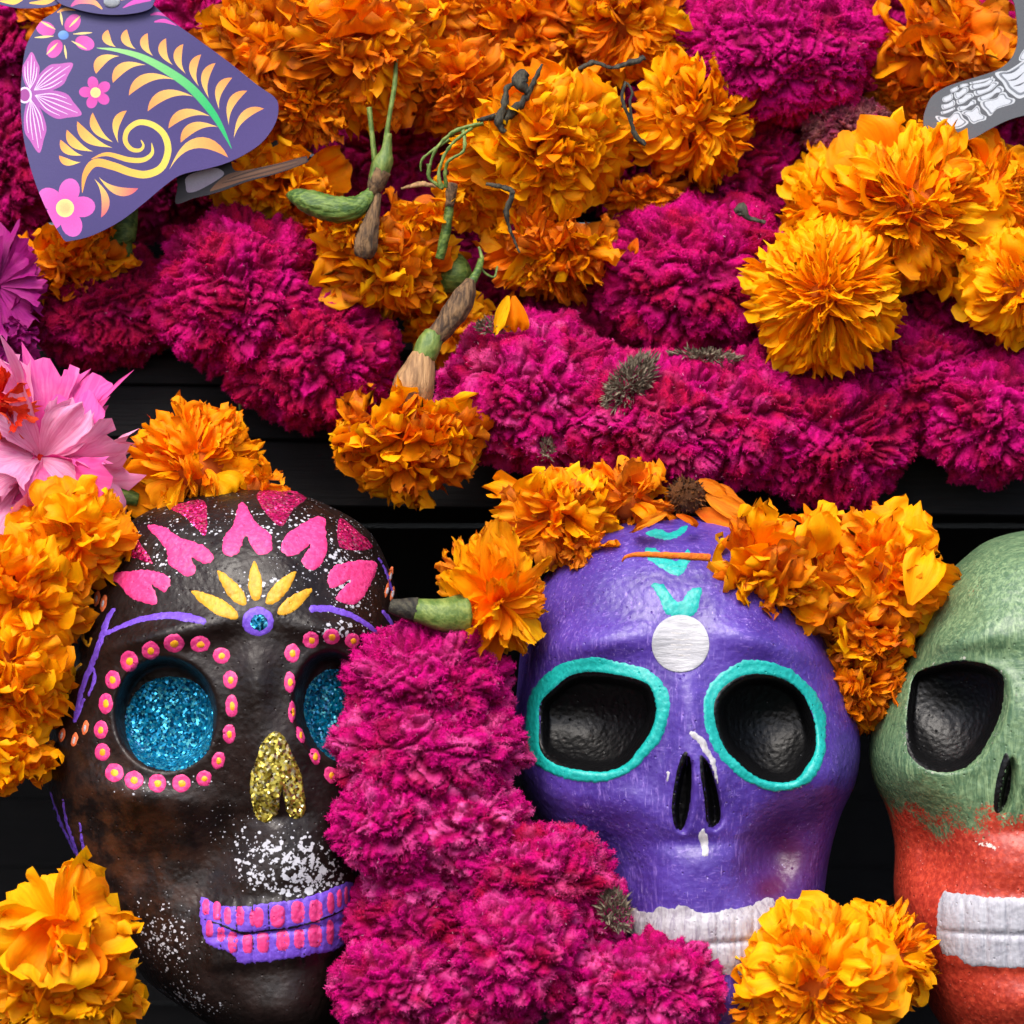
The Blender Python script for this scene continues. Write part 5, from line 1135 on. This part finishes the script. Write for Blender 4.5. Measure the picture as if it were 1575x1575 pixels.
Vq = np.concatenate([bs-sv2*2.6, bs+sv2*2.6, bs+dv_*rs2.uniform(5, 11, (nb, 1))+rs2.normal(size=(nb, 3))*2])*S
link('seed_spikes', make_mesh('seed_spikes', Vq, [np.stack([k, k+nb, k+2*nb], 1)], M['seed'], smooth=False), r)
o = link('seed_head', uvsphere(34, 24, M['seed'], .16, 'seed_head'), r); o.scale = (27*S, 23*S, 24*S)
for k, (a, b, c, dx, dy) in enumerate([(1075, 738, 72, 38, 22), (1085, 762, 76, 66, 34), (1070, 785, 74, 60, 22), (1110, 760, 70, 40, 30), (1100, 745, 60, 30, 24)]):
    o = link('dried_petal', petals('pointed', 'wilted')[k], r, tuple(place(a, b, c)-np.array(r.location))); L_ = math.hypot(dx, dy)*1.15
    y_ = Vector((dx, -8, -dy)).normalized(); x_ = y_.cross(Vector((0, -1, .2))).normalized(); z_ = x_.cross(y_)
    o.matrix_local = Matrix.Translation(o.location) @ Matrix((x_*L_*.9*S, y_*L_*S, z_*L_*S)).transposed().to_4x4()
def tuft(label, px_, py_, d_, rx_, ry_, rot_, nb, ln_=16, dirv=(0, -1, .5)):
    rs = np.random.RandomState(nb); c, s_ = math.cos(math.radians(rot_)), math.sin(math.radians(rot_))
    a = rs.uniform(0, 2*np.pi, nb); q = np.sqrt(rs.rand(nb)); X = q*np.cos(a)*rx_; Y = q*np.sin(a)*ry_
    P = np.stack([X*c-Y*s_, rs.uniform(-6, 6, nb)+q*14, X*s_+Y*c], 1)
    dr = P*.03+np.array(dirv)+rs.normal(size=(nb, 3))*.45; dr /= np.linalg.norm(dr, axis=1)[:, None]; dr[:, 1] = -np.abs(dr[:, 1])
    sv_ = np.cross(dr, rs.normal(size=(nb, 3))); sv_ /= np.linalg.norm(sv_, axis=1)[:, None]; w_ = rs.uniform(.8, 1.8, nb)[:, None]
    L_ = rs.uniform(.6, 1.2, nb)[:, None]*ln_
    V = np.concatenate([P-sv_*w_, P+sv_*w_, P+dr*L_*.6+sv_*w_*.9, P+dr*L_, P+dr*L_*.6-sv_*w_*.9])*S; k = np.arange(nb)
    F5 = np.stack([k, k+nb, k+2*nb, k+3*nb, k+4*nb], 1)
    o = link('dry_seed_tuft', make_mesh('dry_seed_tuft', V, [F5], M['tuft'], smooth=False), None, tuple(place(px_, py_, d_))); tag(o, label, 'seed tuft', 'dry grey seed tufts on the cockscombs')
tuft('grey brown dry seed tuft between two cockscombs above the violet skull', 970, 588, 40, 52, 22, 48, 900)
tuft('thin strip of grey dry hairs on the cockscomb left of the face-on marigold', 1085, 548, 0, 55, 9, -4, 420, 12)
tuft('dry brown seed tuft beside the violet skull mouth', 945, 1400, 262, 20, 34, 20, 420, 16)
tuft('small grey dry tuft under the loose petals in the middle', 760, 502, 0, 26, 12, 0, 240, 12)
tuft('tiny grey tuft at the lower left of the cockscomb above the violet skull', 842, 690, 28, 10, 16, 0, 120, 10)
# loose petals
def loose(label, a, b, c, L_, dirv, kind='wide', mat='orange', k=0, up=(0, -1, .3), wd=.8):
    p_ = petals(kind, mat)[k]; o = link('marigold_petal', p_, None); y_ = Vector((dirv[0], dirv[2] if len(dirv) > 2 else 0, -dirv[1])).normalized()
    x_ = y_.cross(Vector(up)).normalized(); z_ = x_.cross(y_)
    o.matrix_world = Matrix.Translation(Vector(place(a, b, c))) @ Matrix((x_*L_*wd*S, y_*L_*S, z_*L_*S)).transposed().to_4x4()
    tag(o, label, 'petal', 'loose marigold petals')
loose('loose folded orange petal over the middle cockscomb, right one of two', 790, 455, 10, 60, (.1, 1), 'wide', 'orange', 1)
loose('loose narrow orange petal over the middle cockscomb, left one of two', 782, 455, 12, 62, (-.35, 1), 'pointed', 'fresh', 2)
r = rooted('marigold_petal', 'thin curled dried petal lying across the violet forehead', 'petal', 1020, 855, 236, 'loose marigold petals')
tube('petal_blade', [(957, 864, 222), (962, 857, 232), (980, 853, 238), (1020, 854, 240), (1060, 856, 236), (1092, 858, 225)], [1, 1.8, 2.8, 3.6, 4.2, 4.5], 'core', r, 8, 2, .35, .2, 3)
loose('small browned petal at the very top of the violet forehead, right one', 1040, 792, 165, 44, (1, .35, -.2), 'curl', 'wilted', 4)
loose('browned curled petal at the top of the violet forehead, left one', 1025, 790, 168, 60, (-1, .45, 0), 'curl', 'wilted', 5)
loose('tiny orange petal on the cockscomb right of the ragged marigold', 980, 366, 0, 26, (-.4, 1), 'wide', 'wilted', 6)
loose('smooth upright petal at the right of the marigold between violet and green skulls', 1400, 930, 190, 88, (.35, -1, -.1), 'wide', 'fresh', 7, (0, -1, .1), .7)
